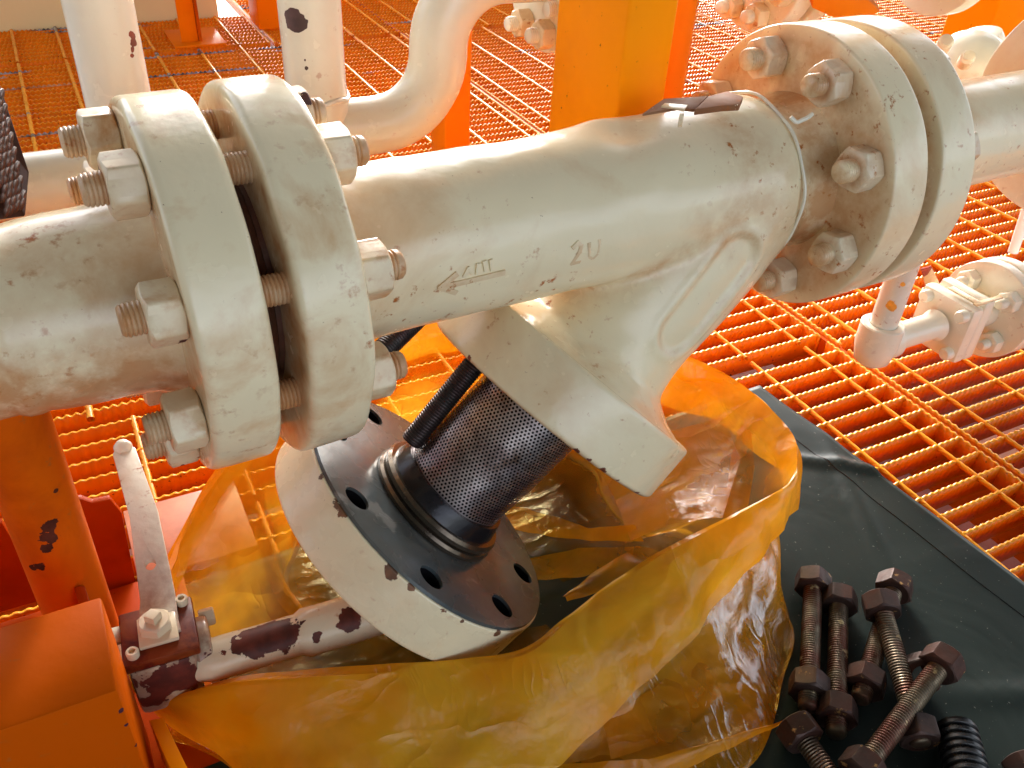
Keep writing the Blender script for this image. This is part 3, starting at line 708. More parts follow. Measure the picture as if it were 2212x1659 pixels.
for j in range(nv_ + 1):
    for i in range(nu_ + 1):
        u, v = .80 * i / nu_, .82 * j / nv_; p = matpt(u, v)
        z = mat_z(u, v)
        V.append((p[0], p[1], z)); 
        if i < nu_ and j < nv_: q = j * (nu_ + 1) + i; F.append((q, q + 1, q + nu_ + 2, q + nu_ + 1))
mo = obj('mat', (np.array(V), F), m_mat, sharp=180); sm = mo.modifiers.new('thick', 'SOLIDIFY'); sm.thickness = .0015; sm.offset = 1
tag(mo, 'grey green vinyl mat with a sealed hem spread on the grating', 'mat')
seam = [np.array([*matpt(.043 + .0006 * math.sin(v * 40), v)[:2], mat_z(.043, v) + .0016]) for v in np.linspace(.003, .81, 160)]
obj('hem_seam', tube(seam, .00055, 6), m_dark, mo)

# ------------------------------------------------------------------ loose bolts on the mat
def mat_bolt(label, xa, ya, xb, yb, za, zb, hd, tail, two=True):
    """hd: how far the first nut sits from end a; tail: same from end b."""
    a_, b_ = at(xa, ya, za), at(xb, yb, zb); d_ = b_ - a_; L_ = np.linalg.norm(d_)
    rn = random.Random(int(xa)); t = thing('loose_bolt', label, 'bolt', group='old stud bolts laid out on the mat', mat=mframe(a_, d_, rn.uniform(0, 1)))
    obj('threaded_rod', rod(.0090, L_, .0027, .0013, 28), m_oldbolt, t, local=True, sharp=50)
    q = hexnut(.0315, .0195, .0088); obj('hex_nut', (q[0] + [0, 0, hd], q[1]), m_oldnut, t, local=True, sharp=30)
    if two: q = hexnut(.0315, .0195, .0088); obj('hex_nut', (q[0] + [0, 0, L_ - tail - .0195], q[1]), m_oldnut, t, local=True, sharp=30)
    return t
ZB = .0225
mat_bolt('rusty stud bolt lying nearest the yellow bag with worn bright threads', 1757, 1246, 1746, 1532, ZB, ZB, -.001, .014)
mat_bolt('dark stud bolt lying parallel to the one nearest the bag', 1812, 1284, 1806, 1588, ZB, ZB, -.001, .014)
mat_bolt('stud bolt lying underneath the crossed red-brown bolt', 1936, 1254, 1858, 1512, ZB, ZB, 0, .012)
mat_bolt('red-brown stud bolt crossing over another and under a third', 1898, 1290, 1990, 1610, .041, .024, 0, .002)
mat_bolt('long stud bolt lying diagonally on top of the pile', 2046, 1418, 1842, 1690, .045, .030, 0, .006)
mat_bolt('rusty bolt with its nut pointing up at the bottom edge', 1712, 1560, 1808, 1700, ZB, ZB, 0, .0, False)
mat_bolt('bolt of which only a nut shows in the bottom right corner', 2205, 1640, 2250, 1720, ZB, ZB, 0, .0, False)
q = hexnut(.0315, .0195, .0098); nn_ = obj('loose_nut', xf(q, mframe(at(1980, 1447, .021), unit([-.5, -.6, .55]))), m_oldnut, sharp=30)
tag(nn_, 'single loose nut lying behind the diagonal bolt', 'nut')
hp = [at(2062, 1566, .024), at(2092, 1680, .024), at(2105, 1740, .024)]
L_ = np.linalg.norm(hp[1] - hp[0]) + .03
pr = [(0, 0), (0, .011), (.002, .0155)]
z = .004
while z < L_: pr += [(z, .0150), (z + .0012, .0172), (z + .0040, .0172), (z + .0052, .0150)]; z += .0068
pr += [(z, 0)]
tag(obj('corrugated_hose', lathe(hp[0], hp[1] - hp[0], pr, 40), m_black), 'black ribbed rubber hose end beside the bolts', 'hose')

# ------------------------------------------------------------------ ball valve and drain pipe in the left corner
zv = .085
pvA, pvB = at(462, 1425, zv), at(800, 1325, zv); pd = unit(pvB - pvA)
VC = at(357, 1425, zv)
chips = [(on_cyl(*p, pvA, pd, .017), r, 1.0, 150) for p, r in (((545, 1375), .016), ((600, 1360), .016), ((575, 1385), .012), ((685, 1376), .0045), ((752, 1338), .010), ((655, 1345), .003))]
m_vpipe = paint('cream_paint_flaking', (.70, .60, .42), .5, 1.5, 0, .22, chips, chip_col=(.060, .012, .006), spec=.3)
dp_ = thing('drain_pipe', 'short cream drain pipe with dark flaked patches under the cover', 'pipe', pvA - [0, 0, .02])
pth = dense([VC, pvA, pvA + pd * .06, pvB, pvB + pd * .08], .006)
rr_ = [.0168 + (.0030 if np.linalg.norm(p - pvA) > .068 else 0) for p in pth]
obj('pipe', wob(tube(pth, rr_, 40), .0006, 40), m_vpipe, dp_)
bv = thing('ball_valve', 'small rust red ball valve with cream flat lever handle', 'valve', VC - [0, 0, .04])
sx = unit(np.array([pd[0], pd[1], 0])); sy = np.array([-sx[1], sx[0], 0]); sz = np.array([0, 0, 1.])
def vm(p): return VC + sx * p[0] + sy * p[1] + sz * p[2]
def vbox(lo, hi, bev=.0015): 
    g_ = box(lo, hi, bev); return np.array([vm(p) for p in g_[0]]), g_[1]
m_vbody = paint('cream_paint_valve', (.66, .55, .38), .8, 2.2, 20, .22, [(vm((0, -.03, .004)), .024, .9, 150), (vm((.03, -.02, 0)), .010, .9, 150)], chip_col=(.075, .011, .006), grime_col=(.16, .020, .006), spec=.35)
obj('body', join(vbox((-.024, -.026, -.028), (.024, .026, .026), .006), lathe(VC - sx * .04, sx, disc(0, .010, .030, .002), 32), lathe(VC + sx * .023, sx, disc(0, .013, .0255, .003), 32)), m_vbody, bv, grime=np.full(4000, .95))
obj('end_cap', lathe(VC - sx * .075, sx, disc(0, .036, .021, .004), 32), m_vbody, bv)
obj('mounting_plate', vbox((-.026, -.026, .026), (.028, .026, .036), .002), m_rustred, bv)
obj('ear', vbox((-.055, .006, .024), (-.026, .022, .028), .001), m_vbody, bv)
for p in ((-.041, -.022, -.016), (.030, .022, .010), (.030, -.024, -.012), (-.041, .022, .010)):
    obj('hex_bolt', xf(hexnut(.013, .012, 0, 48), mframe(vm(p), sx if p[0] > 0 else -sx)), m_vbody, bv, sharp=30)
for p in ((-.018, -.018, .036), (.021, .020, .036)):
    obj('cap_screw', lathe(vm(p), sz, [(0, .0045), (.005, .0048), (.0062, .0040), (.0062, .0025), (.003, .0022), (.003, 0)], 20), m_vbody, bv)
ha, hb, hc, hd_ = vm((.002, .004, .036)), at(341, 1290, .128), at(311, 1112, .160), at(266, 968, .168)
def strap(P, ws, th_):
    P = [np.array(p) for p in P]; vv, ff = [], []
    for i, p in enumerate(P):
        d_ = unit(P[min(i + 1, len(P) - 1)] - P[max(i - 1, 0)]); s_ = unit(np.cross(d_, [0, 0, 1])); n_ = np.cross(s_, d_)
        for a_, b_ in ((-1, 1), (1, 1), (1, -1), (-1, -1)): vv.append(p + s_ * a_ * ws[i] / 2 + n_ * b_ * th_ / 2)
    for i in range(len(P) - 1):
        for k in range(4): ff.append((4 * i + k, 4 * i + (k + 1) % 4, 4 * i + 4 + (k + 1) % 4, 4 * i + 4 + k))
    ff += [(0, 1, 2, 3), (4 * len(P) - 1, 4 * len(P) - 2, 4 * len(P) - 3, 4 * len(P) - 4)]
    bm = bmesh.new(); vs = [bm.verts.new(tuple(v)) for v in vv]
    for f_ in ff: bm.faces.new([vs[i] for i in f_])
    bmesh.ops.recalc_face_normals(bm, faces=bm.faces)
    bmesh.ops.bevel(bm, geom=[e for e in bm.edges if len(e.link_faces) == 2 and e.calc_face_angle() > .8], offset=.0009, segments=2, profile=.5, affect='EDGES'); return bmgeo(bm)
lv = strap([ha + sy * -.012, ha, hb, hc, hc + (hd_ - hc) * .93, hd_], [.030, .029, .0255, .0215, .0185, .012], .0045)
lv = drill(lv, [lathe(at(341, 1278, .11), (0, 0, 1), [(0, 0), (0, .0042), (.05, .0042), (.05, 0)], 20)])
chips = [(on_cyl(*p, hb, hc - hb, .009), r, .9, 160) for p, r in (((258, 1045), .004), ((262, 1080), .005), ((349, 1250), .004))]
m_lever = paint('cream_paint_lever', (.76, .70, .56), .7, 3.0, 0, .35, chips, bumps=2.2, grime_col=(.24, .055, .018))
lev = obj('lever', lv, m_lever, bv, sharp=40, grime=np.clip(.9 - (lv[0][:, 1] - ha[1]) / .09, 0, 1))
tip = hd_ + np.array([0, 0, .0015])
obj('lever_tip', lathe(tip - (hd_ - hc) / np.linalg.norm(hd_ - hc) * .004, (hd_ - hc), [(-.004, 0), (-.004, .004), (0, .0075), (.004, .0078), (.008, .0055), (.0098, 0)], 24), m_cream_clean, lev)
obj('stem_nut', join(xf(hexnut(.022, .010, 0, 48), mframe(vm((0, 0, .0385)), sz)), lathe(vm((0, 0, .048)), sz, disc(0, .007, .0062, .001), 4)), m_vbody, bv, sharp=30)
obj('stem_washer', vbox((-.013, -.016, .0365), (.015, .012, .0405), .001), m_vbody, bv)

# ------------------------------------------------------------------ orange steel around the left corner
ps = thing('pipe_support', 'orange steel pipe stanchion with gusset plates under the left pipe', 'pipe support', (-.071, .545, 0))
m_post = paint('orange_paint_scuffed', (.62, .105, .002), .7, 1.0, 0, .42, [(on_cyl(x, y, (-.0715, .548, 0), (0, 0, 1), .0245), r, 1.2, 140) for x, y, r in ((106, 1160, .0055), (112, 1140, .005), (98, 1185, .004), (84, 1225, .004), (72, 1228, .003), (120, 1060, .002))], stain_col=(.30, .030, .002), chip_col=(.05, .014, .008), spec=.06)
obj('post', lathe((-.0715, .548, .003), (0, 0, 1), [(0, 0), (0, .0245), (.318, .0245), (.318, 0)], 48), m_post, ps)
obj('gusset', prism([atY(x, y, .665) for x, y in ((150, 1080), (177, 1079), (200, 1087), (238, 1079), (263, 1109), (300, 1290), (322, 1400), (200, 1420))], (0, .007, 0), .0008), m_orange_red, ps)
obj('gusset', prism([atY(x, y, .665) for x, y in ((-60, 1160), (5, 1130), (40, 1190), (80, 1300), (-60, 1340))], (0, .007, 0), .0008), m_orange_red, ps)
obj('gusset', prism([(-.066, .526, .002), (-.066, .470, .002), (-.066, .478, .09), (-.066, .522, .16)], (.007, 0, 0), .0008), m_orange_red, ps)
obj('base_plate', box((-.16, .44, .0012), (.01, .66, .0065), .001), m_orange_red, ps)
bt = at(200, 1293, .20); be = at(250, 1492, .20)
hb_ = thing('steel_bracket', 'orange square steel beam end in the bottom left corner', 'bracket', (-.15, (bt[1] + be[1]) / 2, 0))
bmt = paint('orange_paint_scraped', (.52, .085, .001), .35, .8, 0, .42, [(atY(x, y, be[1]), r, 1.2, 170) for x, y, r in ((243, 1484, .0045), (262, 1535, .0026), (276, 1565, .0022), (297, 1612, .0022))], stain_col=(.36, .05, .001), chip_col=(.035, .012, .02), spec=.03)
obj('beam', box((-.34, be[1], .03), (be[0] + .001, bt[1], .20), .0022, 2), bmt, hb_)
obj('foot_plate', prism([at(322, 1556, .085), at(352, 1550, .085), at(420, 1690, .085), at(385, 1700, .085)], (0, 0, -.08), .0006), m_yellow, hb_)
tag(obj('floor_plate', box((-.03, .66, .0010), (.085, .765, .006), .001), flat('pale_pink_orange_paint', (.62, .20, .09), .4, 40, .25)), 'pale pinkish orange plate on the grating behind the valve', 'plate')
tp = thing('tread_block', 'dark brown tread plate step end at the left edge', 'step', (-.2, .75, .2))
g = box((-.45, .60, .34), (-.058, .79, .395), .002)
obj('tread_plate', prism([atY(-60, 60, .80), atY(0, 180, .78), atY(64, 372, .74), atY(56, 468, .70), atY(-60, 485, .70)], (-.004, .006, .01), .0012), m_tread, tp)
lug = []
q0, q1, q2 = atY(0, 180, .78), atY(64, 372, .74), atY(56, 468, .70); pn = unit(np.cross(q1 - q0, q2 - q0)); pn = pn if pn @ (CAM - q0) > 0 else -pn
def on_plate(x, y):
    v = ray(x, y); return CAM + v * (((q0 - CAM) @ pn) / (v @ pn))
for j in range(16):
    for i in range(4):
        f_ = j / 15; x = 2 + 50 * f_ - 11 * i - (5.5 if j % 2 else 0); y = 205 + 235 * f_ + 5 * i
        if x < -12: continue
        p = on_plate(x, y); u_ = unit(on_plate(x + 3, y - 8) - p); v_ = np.cross(pn, u_)
        ring = [p + pn * h_ + r_ * (u_ * .0085 * math.cos(t) + v_ * .0026 * math.sin(t)) for h_, r_ in ((.0, 1.), (.0011, .8)) for t in np.linspace(0, 2 * math.pi, 12, endpoint=False)]
        lug.append((np.array(ring), [(k, (k + 1) % 12, 12 + (k + 1) % 12, 12 + k) for k in range(12)] + [tuple(range(12, 24))]))
obj('tread_lugs', join(*lug), m_tread, tp, sharp=80)

# ------------------------------------------------------------------ background pipework (2 inch)
R2 = .0302; YB = .895
v1x, v2x, s_x = .0605, .246, .376
zr = .339
bgp = thing('standpipe', 'cream upright pipe at the far left with a rust streak', 'pipe', (v1x, .917, .31))
c_ = np.array([v1x, .917, 0])
m_v1 = paint('cream_paint_streaked', (.79, .76, .63), .12, .5, 0, .22, [(on_cyl(286, y, c_, (0, 0, 1), R2), r, .7, 220) for y, r in ((78, .0035), (92, .0042), (106, .0032), (120, .002))], chip_col=(.16, .03, .012))
obj('pipe', lathe(c_ + [0, 0, .31], (0, 0, 1), [(-.02, R2)] + [(.05 * i, R2) for i in range(28)], 48), m_v1, bgp)
obj('branch_pipe', lathe((-.6, .912, .310), (1, .004, 0), [(0, R2)] + [(.05 * i, R2) for i in range(1, 13)] + [(.66, R2)], 48), m_v1, bgp)
c2 = np.array([v2x, .888, 0])
m_v2 = paint('cream_paint_chipped', (.79, .76, .63), .15, .6, 0, .22, [(on_cyl(x, y, c2, (0, 0, 1), R2), r, .45, 130) for x, y, r in ((636, 42, .0085), (646, 55, .0055), (659, 130, .0030), (662, 146, .0036), (628, 36, .006))], chip_col=(.05, .022, .022))
sb_ = thing('bypass_pipe', 'cream pipe bent in an S beside the chipped upright pipe', 'pipe', (.3, YB, .30))
pth = dense(bend([(v2x, .888, zr), (s_x, .880, zr), (s_x, .873, .4875), (.50, .873, .4875)], .0705, 12), .012)
obj('pipe', wob(tube(pth, R2, 40), .0009, 25), m_v1, sb_)
obj('upright_pipe', wob(lathe(c2 + [0, 0, .27], (0, 0, 1), [(0, 0), (0, R2)] + [(.02 * i, R2 + (.002 if i < 6 else 0)) for i in range(1, 70)], 48), .0005, 25), m_v2, sb_)
P = [c2 + np.array([.0315 * math.cos(a) * 1., .0315 * math.sin(a), zr + .037 + .002 * math.sin(4 * a)]) for a in np.linspace(0, 2 * math.pi, 40)]
obj('weld_bead', tube(P, .003, 8), m_v1, sb_)
obj('flange', lathe((0, .873, .4875), (1, 0, 0), disc(.494, .520, .0825, .003, .02), 64), m_cream_clean, sb_)
# continuing run behind the square post
rp = thing('pipe_spool', 'cream pipe with flange pair running behind the orange square post', 'pipe', (.7, .873, .45))
obj('pipe', lathe((0, .873, .4875), (1, 0, 0), [(.54, .034), (.56, R2), (.76, R2), (.79, .036)], 48), m_cream_clean, rp)
obj('flange', lathe((0, .873, .4875), (1, 0, 0), disc(.524, .550, .0825, .003, .02), 64), m_cream_clean, rp)
obj('flange', lathe((0, .873, .4875), (1, 0, 0), disc(.785, .812, .0825, .003, .02), 64), m_cream_clean, rp)
rq = thing('globe_valve', 'cream flanged valve at the top behind the right flange', 'valve', (.9, .873, .45))
obj('flange', lathe((0, .873, .4875), (1, 0, 0), disc(.822, .848, .0825, .003, .02), 64), m_cream_clean, rq)
obj('body', lathe((0, .873, .4875), (1, 0, 0), [(.84, .036), (.88, .036), (.92, .055), (.97, .058), (1.02, .055), (1.06, .036), (1.10, .036)], 48), m_cream_clean, rq)
obj('flange', lathe((0, .873, .4875), (1, 0, 0), disc(1.09, 1.118, .0825, .003, .02), 64), m_cream_clean, rq)
def bolt2(tx, lab, x0, x1, ks, group, yz=(.873, .4875), r=.0635, af=.0275, nh=.017, br=.008):
    for k in ks:
        a_ = math.radians(22.5 + 45 * k); p = np.array([x0 - nh - .011, yz[0] + r * math.cos(a_), yz[1] + r * math.sin(a_)])
        t = thing('stud_bolt', '%s, %s' % (lab, tx[k]), 'stud bolt', group=group, mat=mframe(p, (1, 0, 0), .2 * k))
        rg = rod(br, x1 - x0 + 2 * nh + .02, .0024, .0009, 20); obj('threaded_rod', rg, m_cream_clean, t, local=True, sharp=50)
        for z in (.011, .011 + nh + x1 - x0):
            q = hexnut(af, nh, br * .9, 48); obj('hex_nut', (q[0] + [0, 0, z], q[1]), m_cream_dirty, t, local=True, sharp=40, grime=np.full(len(q[0]), .25))
pos = {3: 'on the upper near side', 4: 'on the lower near side', 5: 'second from the bottom', 6: 'at the very bottom', 7: 'at the lower far side'}
bolt2(pos, 'cream stud bolt of the flange beside the square post', .494, .550, (4, 5, 6), 'stud bolts of the flange beside the square post')
bolt2(pos, 'cream stud bolt of the flange at the top edge', .785, .848, (4, 5, 6), 'stud bolts of the top edge flange')
tag(obj('handwheel_lever', join(prism([atY(x, y, .78) for x, y in ((1755, 18), (1800, 38), (1880, 36), (1902, 24), (1878, 2), (1800, -30), (1760, -30))], (.004, .012, .006), .001)), m_orange), 'flat orange lever plate behind the top of the right flange', 'lever')

# ------------------------------------------------------------------ orange posts
def post(label, x0, x1, y0, y1, z1, mat, group='orange square posts'):
    t = obj('square_post', box((x0, y0, .0), (x1, y1, z1), .004, 3), mat); return tag(t, label, 'post', group)
Xc = .455
post('wide orange square post behind the middle of the strainer', Xc, Xc + .052, 1.433 * Xc, 1.697 * Xc, 1.3, m_yellow)
post('narrow orange post half hidden by the S bent pipe', .483, .522, 1.100, 1.153, .372, m_orange)
post('orange square post at the top right edge', 1.80, 1.92, 1.256, 1.37, 2.0, m_yellow)
post('orange post behind the chipped upright pipe', .563, .67, 2.555, 2.66, 2.0, m_orange)
ib = thing('channel_post', 'orange channel post standing before the cream wall', 'post', (.37, 2.48, 0))
obj('web', box((.343, 2.475, .0), (.385, 2.482, 2.0), .001), m_orange, ib)
obj('edge_flange', box((.386, 2.470, .0), (.394, 2.53, 2.0), .001), m_orange_dk, ib)
obj('base_plate', box((.32, 2.44, .0005), (.45, 2.60, .006), .001), m_orange, ib)
rs = thing('round_post', 'round orange pipe support under the cream pipe behind the square post', 'post', (.672, .873, 0))
obj('post', lathe((.672, .873, .0), (0, 0, 1), [(0, 0), (0, .026), (.4558, .026), (.4558, 0)], 40), m_orange, rs)

# ------------------------------------------------------------------ small drain line at right
dl = thing('drain_line', 'small cream drain pipe with elbow hanging below the right flange', 'pipe', (.87, .6, .08))
ez = .098; eC = at(1893, 742, ez); pU = np.array([eC[0] + .002, eC[1], .31])
obj('pipe', lathe(pU, eC - pU, [(0, .0165), (.19, .0165)], 32), paint('cream_paint_drip', (.74, .70, .60), .3, 1.2, 0, .22, [(on_cyl(1925, 665, eC, (0, 0, 1), .0165), .006, .8, 140), (on_cyl(1950, 615, eC, (0, 0, 1), .0165), .003, .8, 140)], chip_col=(.55, .22, .02)), dl)
ed = unit([1, .03, -.01])
obj('elbow', join(lathe(eC + [0, 0, -.006], (0, 0, 1), [(-.026, 0), (-.024, .012), (-.016, .0215), (0, .0250), (.006, .0262), (.0345, .0262), (.036, .0245), (.036, .017), (.028, .0165)], 40), lathe(eC, ed, [(0, .022), (.022, .024), (.026, .0235), (.03, .0175)], 32)), m_cream_clean, dl)
obj('outlet_pipe', lathe(eC, ed, [(.02, .0170), (.10, .0170), (.108, .021)], 32), m_cream_clean, dl)
sv = thing('flanged_valve', 'small cream square bodied valve on the drain line', 'valve', eC + ed * .13 - [0, 0, .05])
sq = mframe(eC + ed * .115, ed, .0)
def sqbox(lo, hi, bev): return xf(box(lo, hi, bev), sq)
obj('body', join(sqbox((-.040, -.040, 0), (.040, .040, .022), .006), sqbox((-.036, -.044, .026), (.036, .044, .046), .005), xf(lathe((0, 0, .0), (0, 0, 1), [(.02, .032), (.030, .030)], 24), sq)), m_cream_clean, sv)
for p in ((-.028, -.028), (.028, -.028), (.028, .028), (-.028, .028)):
    obj('hex_bolt', xf(lathe((p[0], p[1], -.010), (0, 0, 1), [(0, 0), (0, .0065), (.002, .0082), (.012, .0085)], 20), sq), m_cream_clean, sv, sharp=40)
obj('nameplate', xf(join(box((-.034, .0425, .008), (-.028, .0455, .060), .0006), box((-.030, .0440, .010), (.012, .0460, .020), .0006)), sq), m_cream_dirty, sv)
obj('outlet_pipe', lathe(eC, ed, [(.16, .022), (.22, .022)], 32), m_cream_clean, sv)
df = thing('drain_flange', 'small cream bolted flange at the right edge below the main pipe', 'flange', eC + ed * .23 - [0, 0, .06])
obj('disc', lathe(eC, ed, disc(.205, .222, .066, .002), 64), m_cream_clean, df)
obj('disc', lathe(eC, ed, disc(.226, .243, .066, .002), 64), m_cream_clean, df)
obj('neck', lathe(eC, ed, [(.24, .022), (.45, .018)], 32), m_cream_clean, df)
fe = frame(ed)
for k, lb in ((0, 'far'), (1, 'upper'), (2, 'near'), (3, 'lower')):
    a_ = math.radians(45 + 90 * k); p = eC + ed * .176 + .044 * (math.cos(a_) * fe[1] + math.sin(a_) * fe[2])
    t = thing('flange_bolt', 'cream bolt on the %s side of the small flange at the right edge' % ['far upper', 'near upper', 'near lower', 'far lower'][k], 'bolt', group='bolts of the small drain flange', mat=mframe(p, ed))
    obj('threaded_rod', rod(.0072, .09, .002, .0006, 18), m_cream_clean, t, local=True); q = hexnut(.026, .016, .006, 48); obj('hex_nut', (q[0] + [0, 0, .013], q[1]), m_cream_clean, t, local=True)
tag(obj('white_stem', lathe(at(2188, 545, .12), unit([.02, .1, 1.]), [(0, 0), (0, .007), (.10, .0075), (.10, 0)], 20), m_white), 'slim white stem standing behind the small drain flange', 'stem')
st = thing('rusty_strap', 'rusty cream metal strap hanging behind the drain pipe', 'strap', atY(2005, 600, .66))
obj('strip', prism([atY(x, y, .68) for x, y in ((1990, 582), (2012, 576), (2036, 625), (2018, 640), (2006, 648), (1998, 612))], (.002, .003, 0), .0005), paint('cream_paint_rust_strap', (.66, .52, .34), .8, 2.5, 0, .4, [(atY(1998, 585, .68), .010, .7, 120)], chip_col=(.20, .02, .008)), st)
obj('hook', tube(dense([atY(2008, 640, .68), atY(1996, 660, .68), atY(1985, 690, .68), atY(1978, 715, .68)], .004), .0035, 10), m_rustred, st)
# valve behind the far flange
gv = thing('bonnet_valve', 'cream domed valve bonnet behind the right spool', 'valve', atY(2095, 150, .86) - [0, 0, .06])
gc = atY(2100, 128, .86)
obj('bonnet', lathe(gc, unit([-.35, -.35, .85]), [(-.09, .030), (-.05, .034), (-.03, .048), (.0, .050), (.012, .046), (.026, .030), (.032, 0)], 40), m_cream_clean, gv)
obj('yoke', lathe(gc + [.05, .03, .01], unit([-.3, .1, .9]), [(-.05, .03), (0, .034), (.016, .028), (.022, 0)], 32), m_cream_clean, gv)
for x, y in ((2042, 92), (2090, 125)):
    obj('hex_bolt', lathe(atY(x, y, .81), unit([-.55, -.5, .5]), [(-.02, .010), (.004, .010), (.006, .007), (.010, .007), (.011, 0)], 20), m_cream_clean, gv, sharp=40)

# ------------------------------------------------------------------ the yellow bag
# columns round the mouth: rim, hem of the turned-down cuff, foot of the wall (picture x, y, height)
SEC = [
    ((322, 1508, .062), (318, 1545, .045), (352, 1580, .010)),
    ((520, 1466, .088), (470, 1640, .030), (470, 1660, .009)),
    ((700, 1448, .094), (690, 1780, .024), (640, 1800, .008)),
    ((900, 1430, .096), (900, 1790, .026), (860, 1860, .008)),
    ((1120, 1405, .100), (1110, 1715, .034), (1130, 1830, .008)),
    ((1225, 1330, .106), (1260, 1590, .042), (1380, 1790, .008)),
    ((1330, 1250, .112), (1380, 1480, .052), (1540, 1720, .008)),
    ((1490, 1158, .122), (1500, 1370, .070), (1655, 1640, .008)),
    ((1615, 1096, .124), (1620, 1225, .085), (1702, 1490, .008)),
    ((1704, 1044, .120), (1696, 1120, .088), (1712, 1330, .008)),
    ((1722, 985, .114), (1722, 1085, .070), (1500, 1150, .012)),
    ((1706, 928, .112), (1712, 1020, .060), (1400, 1150, .012)),
    ((1625, 848, .116), (1630, 960, .058), (1345, 1110, .012)),
    ((1545, 795, .124), (1548, 905, .062), (1310, 1060, .012)),
    ((1440, 752, .136), (1440, 880, .070), (1280, 1000, .012)),
    ((1260, 690, .150), (1260, 800, .09), (1180, 960, .012)),
    ((1050, 655, .165), (1050, 760, .10), (1000, 930, .012)),
    ((860, 700, .175), (850, 790, .11), (830, 960, .012)),
    ((690, 800, .178), (680, 880, .12), (680, 1100, .012)),
    ((560, 915, .170), (540, 990, .12), (600, 1240, .012)),
    ((462, 1022, .160), (455, 1090, .10), (640, 1330, .012)),
    ((395, 1140, .140), (388, 1210, .09), (620, 1385, .012)),
    ((335, 1262, .112), (326, 1330, .06), (540, 1420, .012)),
    ((292, 1390, .075), (286, 1430, .05), (440, 1470, .012)),
]
def catmull(P, n):
    P = np.array(P); m = len(P); out = np.zeros((n, P.shape[1]))
    for i in range(n):
        t = i * m / n; k = int(t); f_ = t - k; p0, p1, p2, p3 = P[(k - 1) % m], P[k % m], P[(k + 1) % m], P[(k + 2) % m]
        out[i] = .5 * (2 * p1 + (p2 - p0) * f_ + (2 * p0 - 5 * p1 + 4 * p2 - p3) * f_ ** 2 + (3 * p1 - p0 - 3 * p2 + p3) * f_ ** 3)
    return out
NT_ = 560
rim = catmull([at(*s[0]) for s in SEC], NT_); hem = catmull([at(*s[1]) for s in SEC], NT_); foot = catmull([at(*s[2]) for s in SEC], NT_)
mid = np.array([.30, .50, .010])
NC, NW, NF = 34, 40, 18
rows, dens = [], []
for i in range(NC):                           # cuff, from hem up to the fold
    s = i / NC; b_ = math.sin(math.pi * s) * .010; p = hem * (1 - s) + rim * s; p = p.copy(); p[:, 2] += b_; rows.append(p); dens.append(.80 + .08 * math.sin(math.pi * s))
for i in range(NW + 1):                       # wall, from the fold down to the foot
    s = i / NW; p = rim * (1 - s) + foot * s; p = p.copy(); p[:, 2] += -.020 * math.sin(math.pi * s) * (1 if True else 0)
    p[:, 2] = np.maximum(p[:, 2], .009); c = mid - p; c[:, 2] = 0; c /= np.linalg.norm(c, axis=1)[:, None] + 1e-9
    p += c * (.006 * min(1, s * 6)); rows.append(p); dens.append(.42 if s > .12 else .66)
for i in range(1, NF + 1):
    s = .80 * i / NF; p = foot * (1 - s) + mid * s; p = p.copy(); p[:, 2] = .009; rows.append(p); dens.append(.30 - .26 * min(1, s * 2.2))
S = np.array(rows); NR = len(S)
# creases: fans of sharp folds plus crumple
nrm = np.cross(np.roll(S, -1, 1) - np.roll(S, 1, 1), np.gradient(S, axis=0)); nrm /= np.linalg.norm(nrm, axis=2)[:, :, None] + 1e-12
rg_ = np.random.default_rng(4)
G = np.zeros((NR, NT_))
FD = [(Vector(unit(rg_.normal(size=3))), rg_.uniform(6, 17), rg_.uniform(.010, .019), rg_.uniform(0, 50)) for _ in range(7)] + [(Vector(unit(rg_.normal(size=3))), rg_.uniform(30, 60), rg_.uniform(.004, .007), rg_.uniform(0, 50)) for _ in range(5)]
for j in range(NR):
    for i in range(NT_):
        p = Vector(S[j, i]); th_ = i / NT_
        a = mnoise.noise(p * 7) * .004
        q = p + Vector(mnoise.noise_vector(p * 5)) * .025
        for dv_, k_, am_, se_ in FD:
            gt = max(0, mnoise.noise(p * 6 + Vector((se_, 1, 0))) + .20)
            a += am_ * gt * (abs((q.dot(dv_) * k_ + se_) % 2 - 1) - .5)
        k = th_ * 84 + 1.6 * mnoise.noise(Vector((th_ * 20, j * .05, 3)))
        a += .0030 * (abs((k % 2) - 1) - .5) * max(0, mnoise.noise(Vector((th_ * 17, 2, j * .03))) + .1)
        dr_ = 1. if j < NC + NW else .5
        G[j, i] = a * dr_ * (.35 if abs(j - NC) < 2 else 1)
S = S + nrm * G[:, :, None]
fl = np.array([[.0066 + .0025 * max(0, mnoise.noise(Vector((S[j, i, 0] * 16, S[j, i, 1] * 16, 4)))) for i in range(NT_)] for j in range(NR)])
S[:, :, 2] = np.maximum(S[:, :, 2], fl)
S[:NC - 1, :, 2] = np.maximum(S[:NC - 1, :, 2], .012)
V = S.reshape(-1, 3); F = []
for j in range(NR - 1):
    for i in range(NT_):
        k = (i + 1) % NT_; F.append((j * NT_ + i, j * NT_ + k, (j + 1) * NT_ + k, (j + 1) * NT_ + i))
bag = thing('plastic_bag', 'open crumpled yellow translucent plastic bag spread under the strainer', 'bag', (.35, .5, .005))
so = obj('sheet', (V, F), m_film, bag, sharp=16)
dv = np.repeat(np.array(dens)[:, None], NT_, 1)
for j in range(NR):
    for i in range(NT_): dv[j, i] += (.30 * max(0., 1 - abs(i / NT_ * len(SEC) - 20.5) / 3.) if NC <= j <= NC + NW + 3 else 0.) + .26 * mnoise.noise(Vector((i / NT_ * 9, j * .17, 1.5))) * min(1, dv[j, i] * 2)
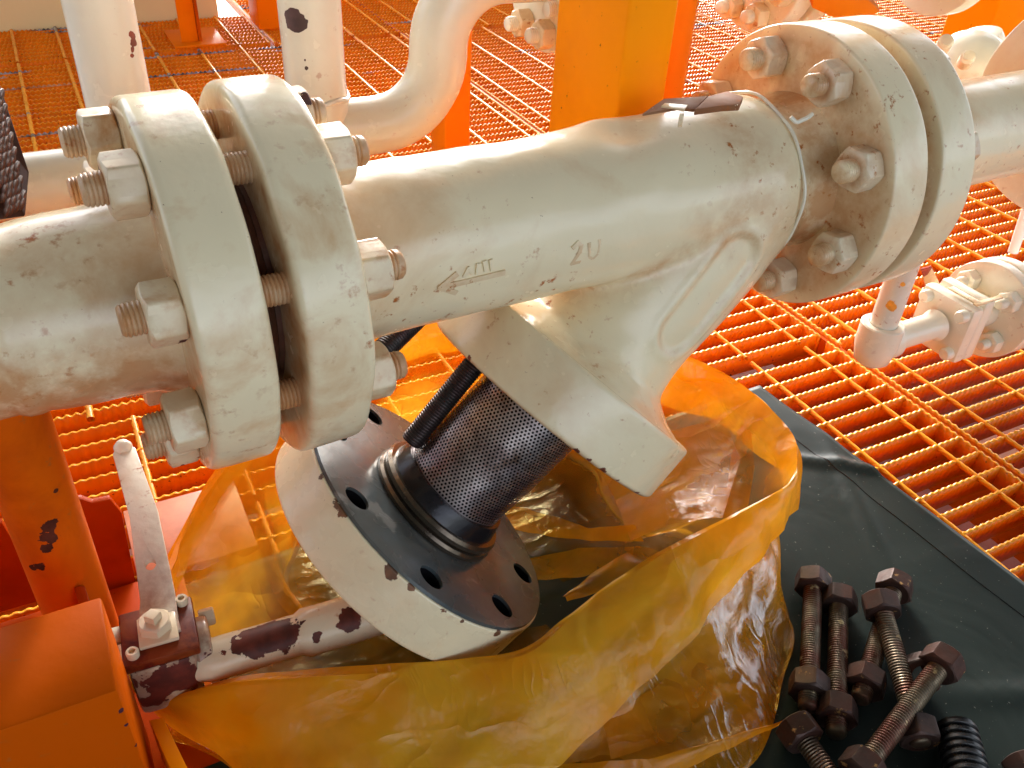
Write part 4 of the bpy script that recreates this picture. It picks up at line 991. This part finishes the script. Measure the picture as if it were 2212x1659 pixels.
at__ = so.data.attributes.new('dens', 'FLOAT', 'POINT'); at__.data.foreach_set('value', dv.astype(np.float32).ravel())
def loose_fold(P, Q, d_, n=60, m=10, amp=.006, seed=0):   # strip of film between two polylines
    P, Q = np.array(dense(P, .004)), np.array(dense(Q, .004))
    rs_ = lambda A: np.stack([np.interp(np.linspace(0, 1, n), np.linspace(0, 1, len(A)), A[:, k]) for k in range(3)], 1)
    P, Q = rs_(P), rs_(Q); vv, ff = [], []
    for i in range(n):
        for j in range(m + 1):
            s = j / m; p = P[i] * (1 - s) + Q[i] * s; p = p + np.array([0, 0, 1]) * (amp * math.sin(math.pi * s) * (.6 + .6 * mnoise.noise(Vector(p) * 20 + Vector((seed, 0, 0)))) + .002 * mnoise.noise(Vector(p) * 60))
            vv.append(p)
            if i < n - 1 and j < m: q = i * (m + 1) + j; ff.append((q, q + 1, q + m + 2, q + m + 1))
    o = obj('loose_fold', (np.array(vv), ff), m_film, bag, sharp=60)
    a_ = o.data.attributes.new('dens', 'FLOAT', 'POINT'); a_.data.foreach_set('value', np.full(len(vv), d_, np.float32)); return o
Z = .03
loose_fold([at(1075, 1085, Z), at(1200, 1115, Z), at(1270, 1140, Z), at(1370, 1135, Z + .01)], [at(1085, 1140, Z - .015), at(1200, 1160, Z - .015), at(1280, 1168, Z - .015), at(1390, 1170, Z - .01)], .42, seed=1)
loose_fold([at(1145, 1205, Z), at(1250, 1185, Z), at(1370, 1180, Z)], [at(1150, 1255, Z - .015), at(1260, 1245, Z - .015), at(1365, 1215, Z - .01)], .40, seed=4)
loose_fold([at(1215, 1290, Z - .01), at(1290, 1230, Z), at(1375, 1180, Z + .01)], [at(1225, 1300, Z - .015), at(1320, 1270, Z), at(1440, 1200, Z + .01)], .42, seed=7)
loose_fold([at(1290, 1010, Z + .02), at(1330, 1080, Z), at(1362, 1168, Z)], [at(1560, 900, Z + .05), at(1600, 990, Z + .05), at(1560, 1120, Z + .05)], .40, amp=.015, seed=9)
loose_fold([at(1600, 915, .09), at(1580, 980, .07), at(1560, 1130, .05)], [at(1622, 925, .09), at(1630, 1010, .07), at(1615, 1100, .06)], .5, seed=12)
loose_fold([at(1180, 1652, .022), at(1400, 1640, .035), at(1560, 1595, .03), at(1690, 1558, .016)], [at(1210, 1700, .012), at(1420, 1690, .018), at(1590, 1610, .022), at(1692, 1562, .014)], .55, amp=.006, seed=15)
loose_fold([at(1300, 1560, .03), at(1420, 1480, .04), at(1500, 1400, .045)], [at(1320, 1640, .016), at(1450, 1600, .02), at(1560, 1500, .03)], .35, amp=.004, seed=17)
print('verts', sum(len(o.data.vertices) for o in bpy.data.objects if o.type == 'MESH'))
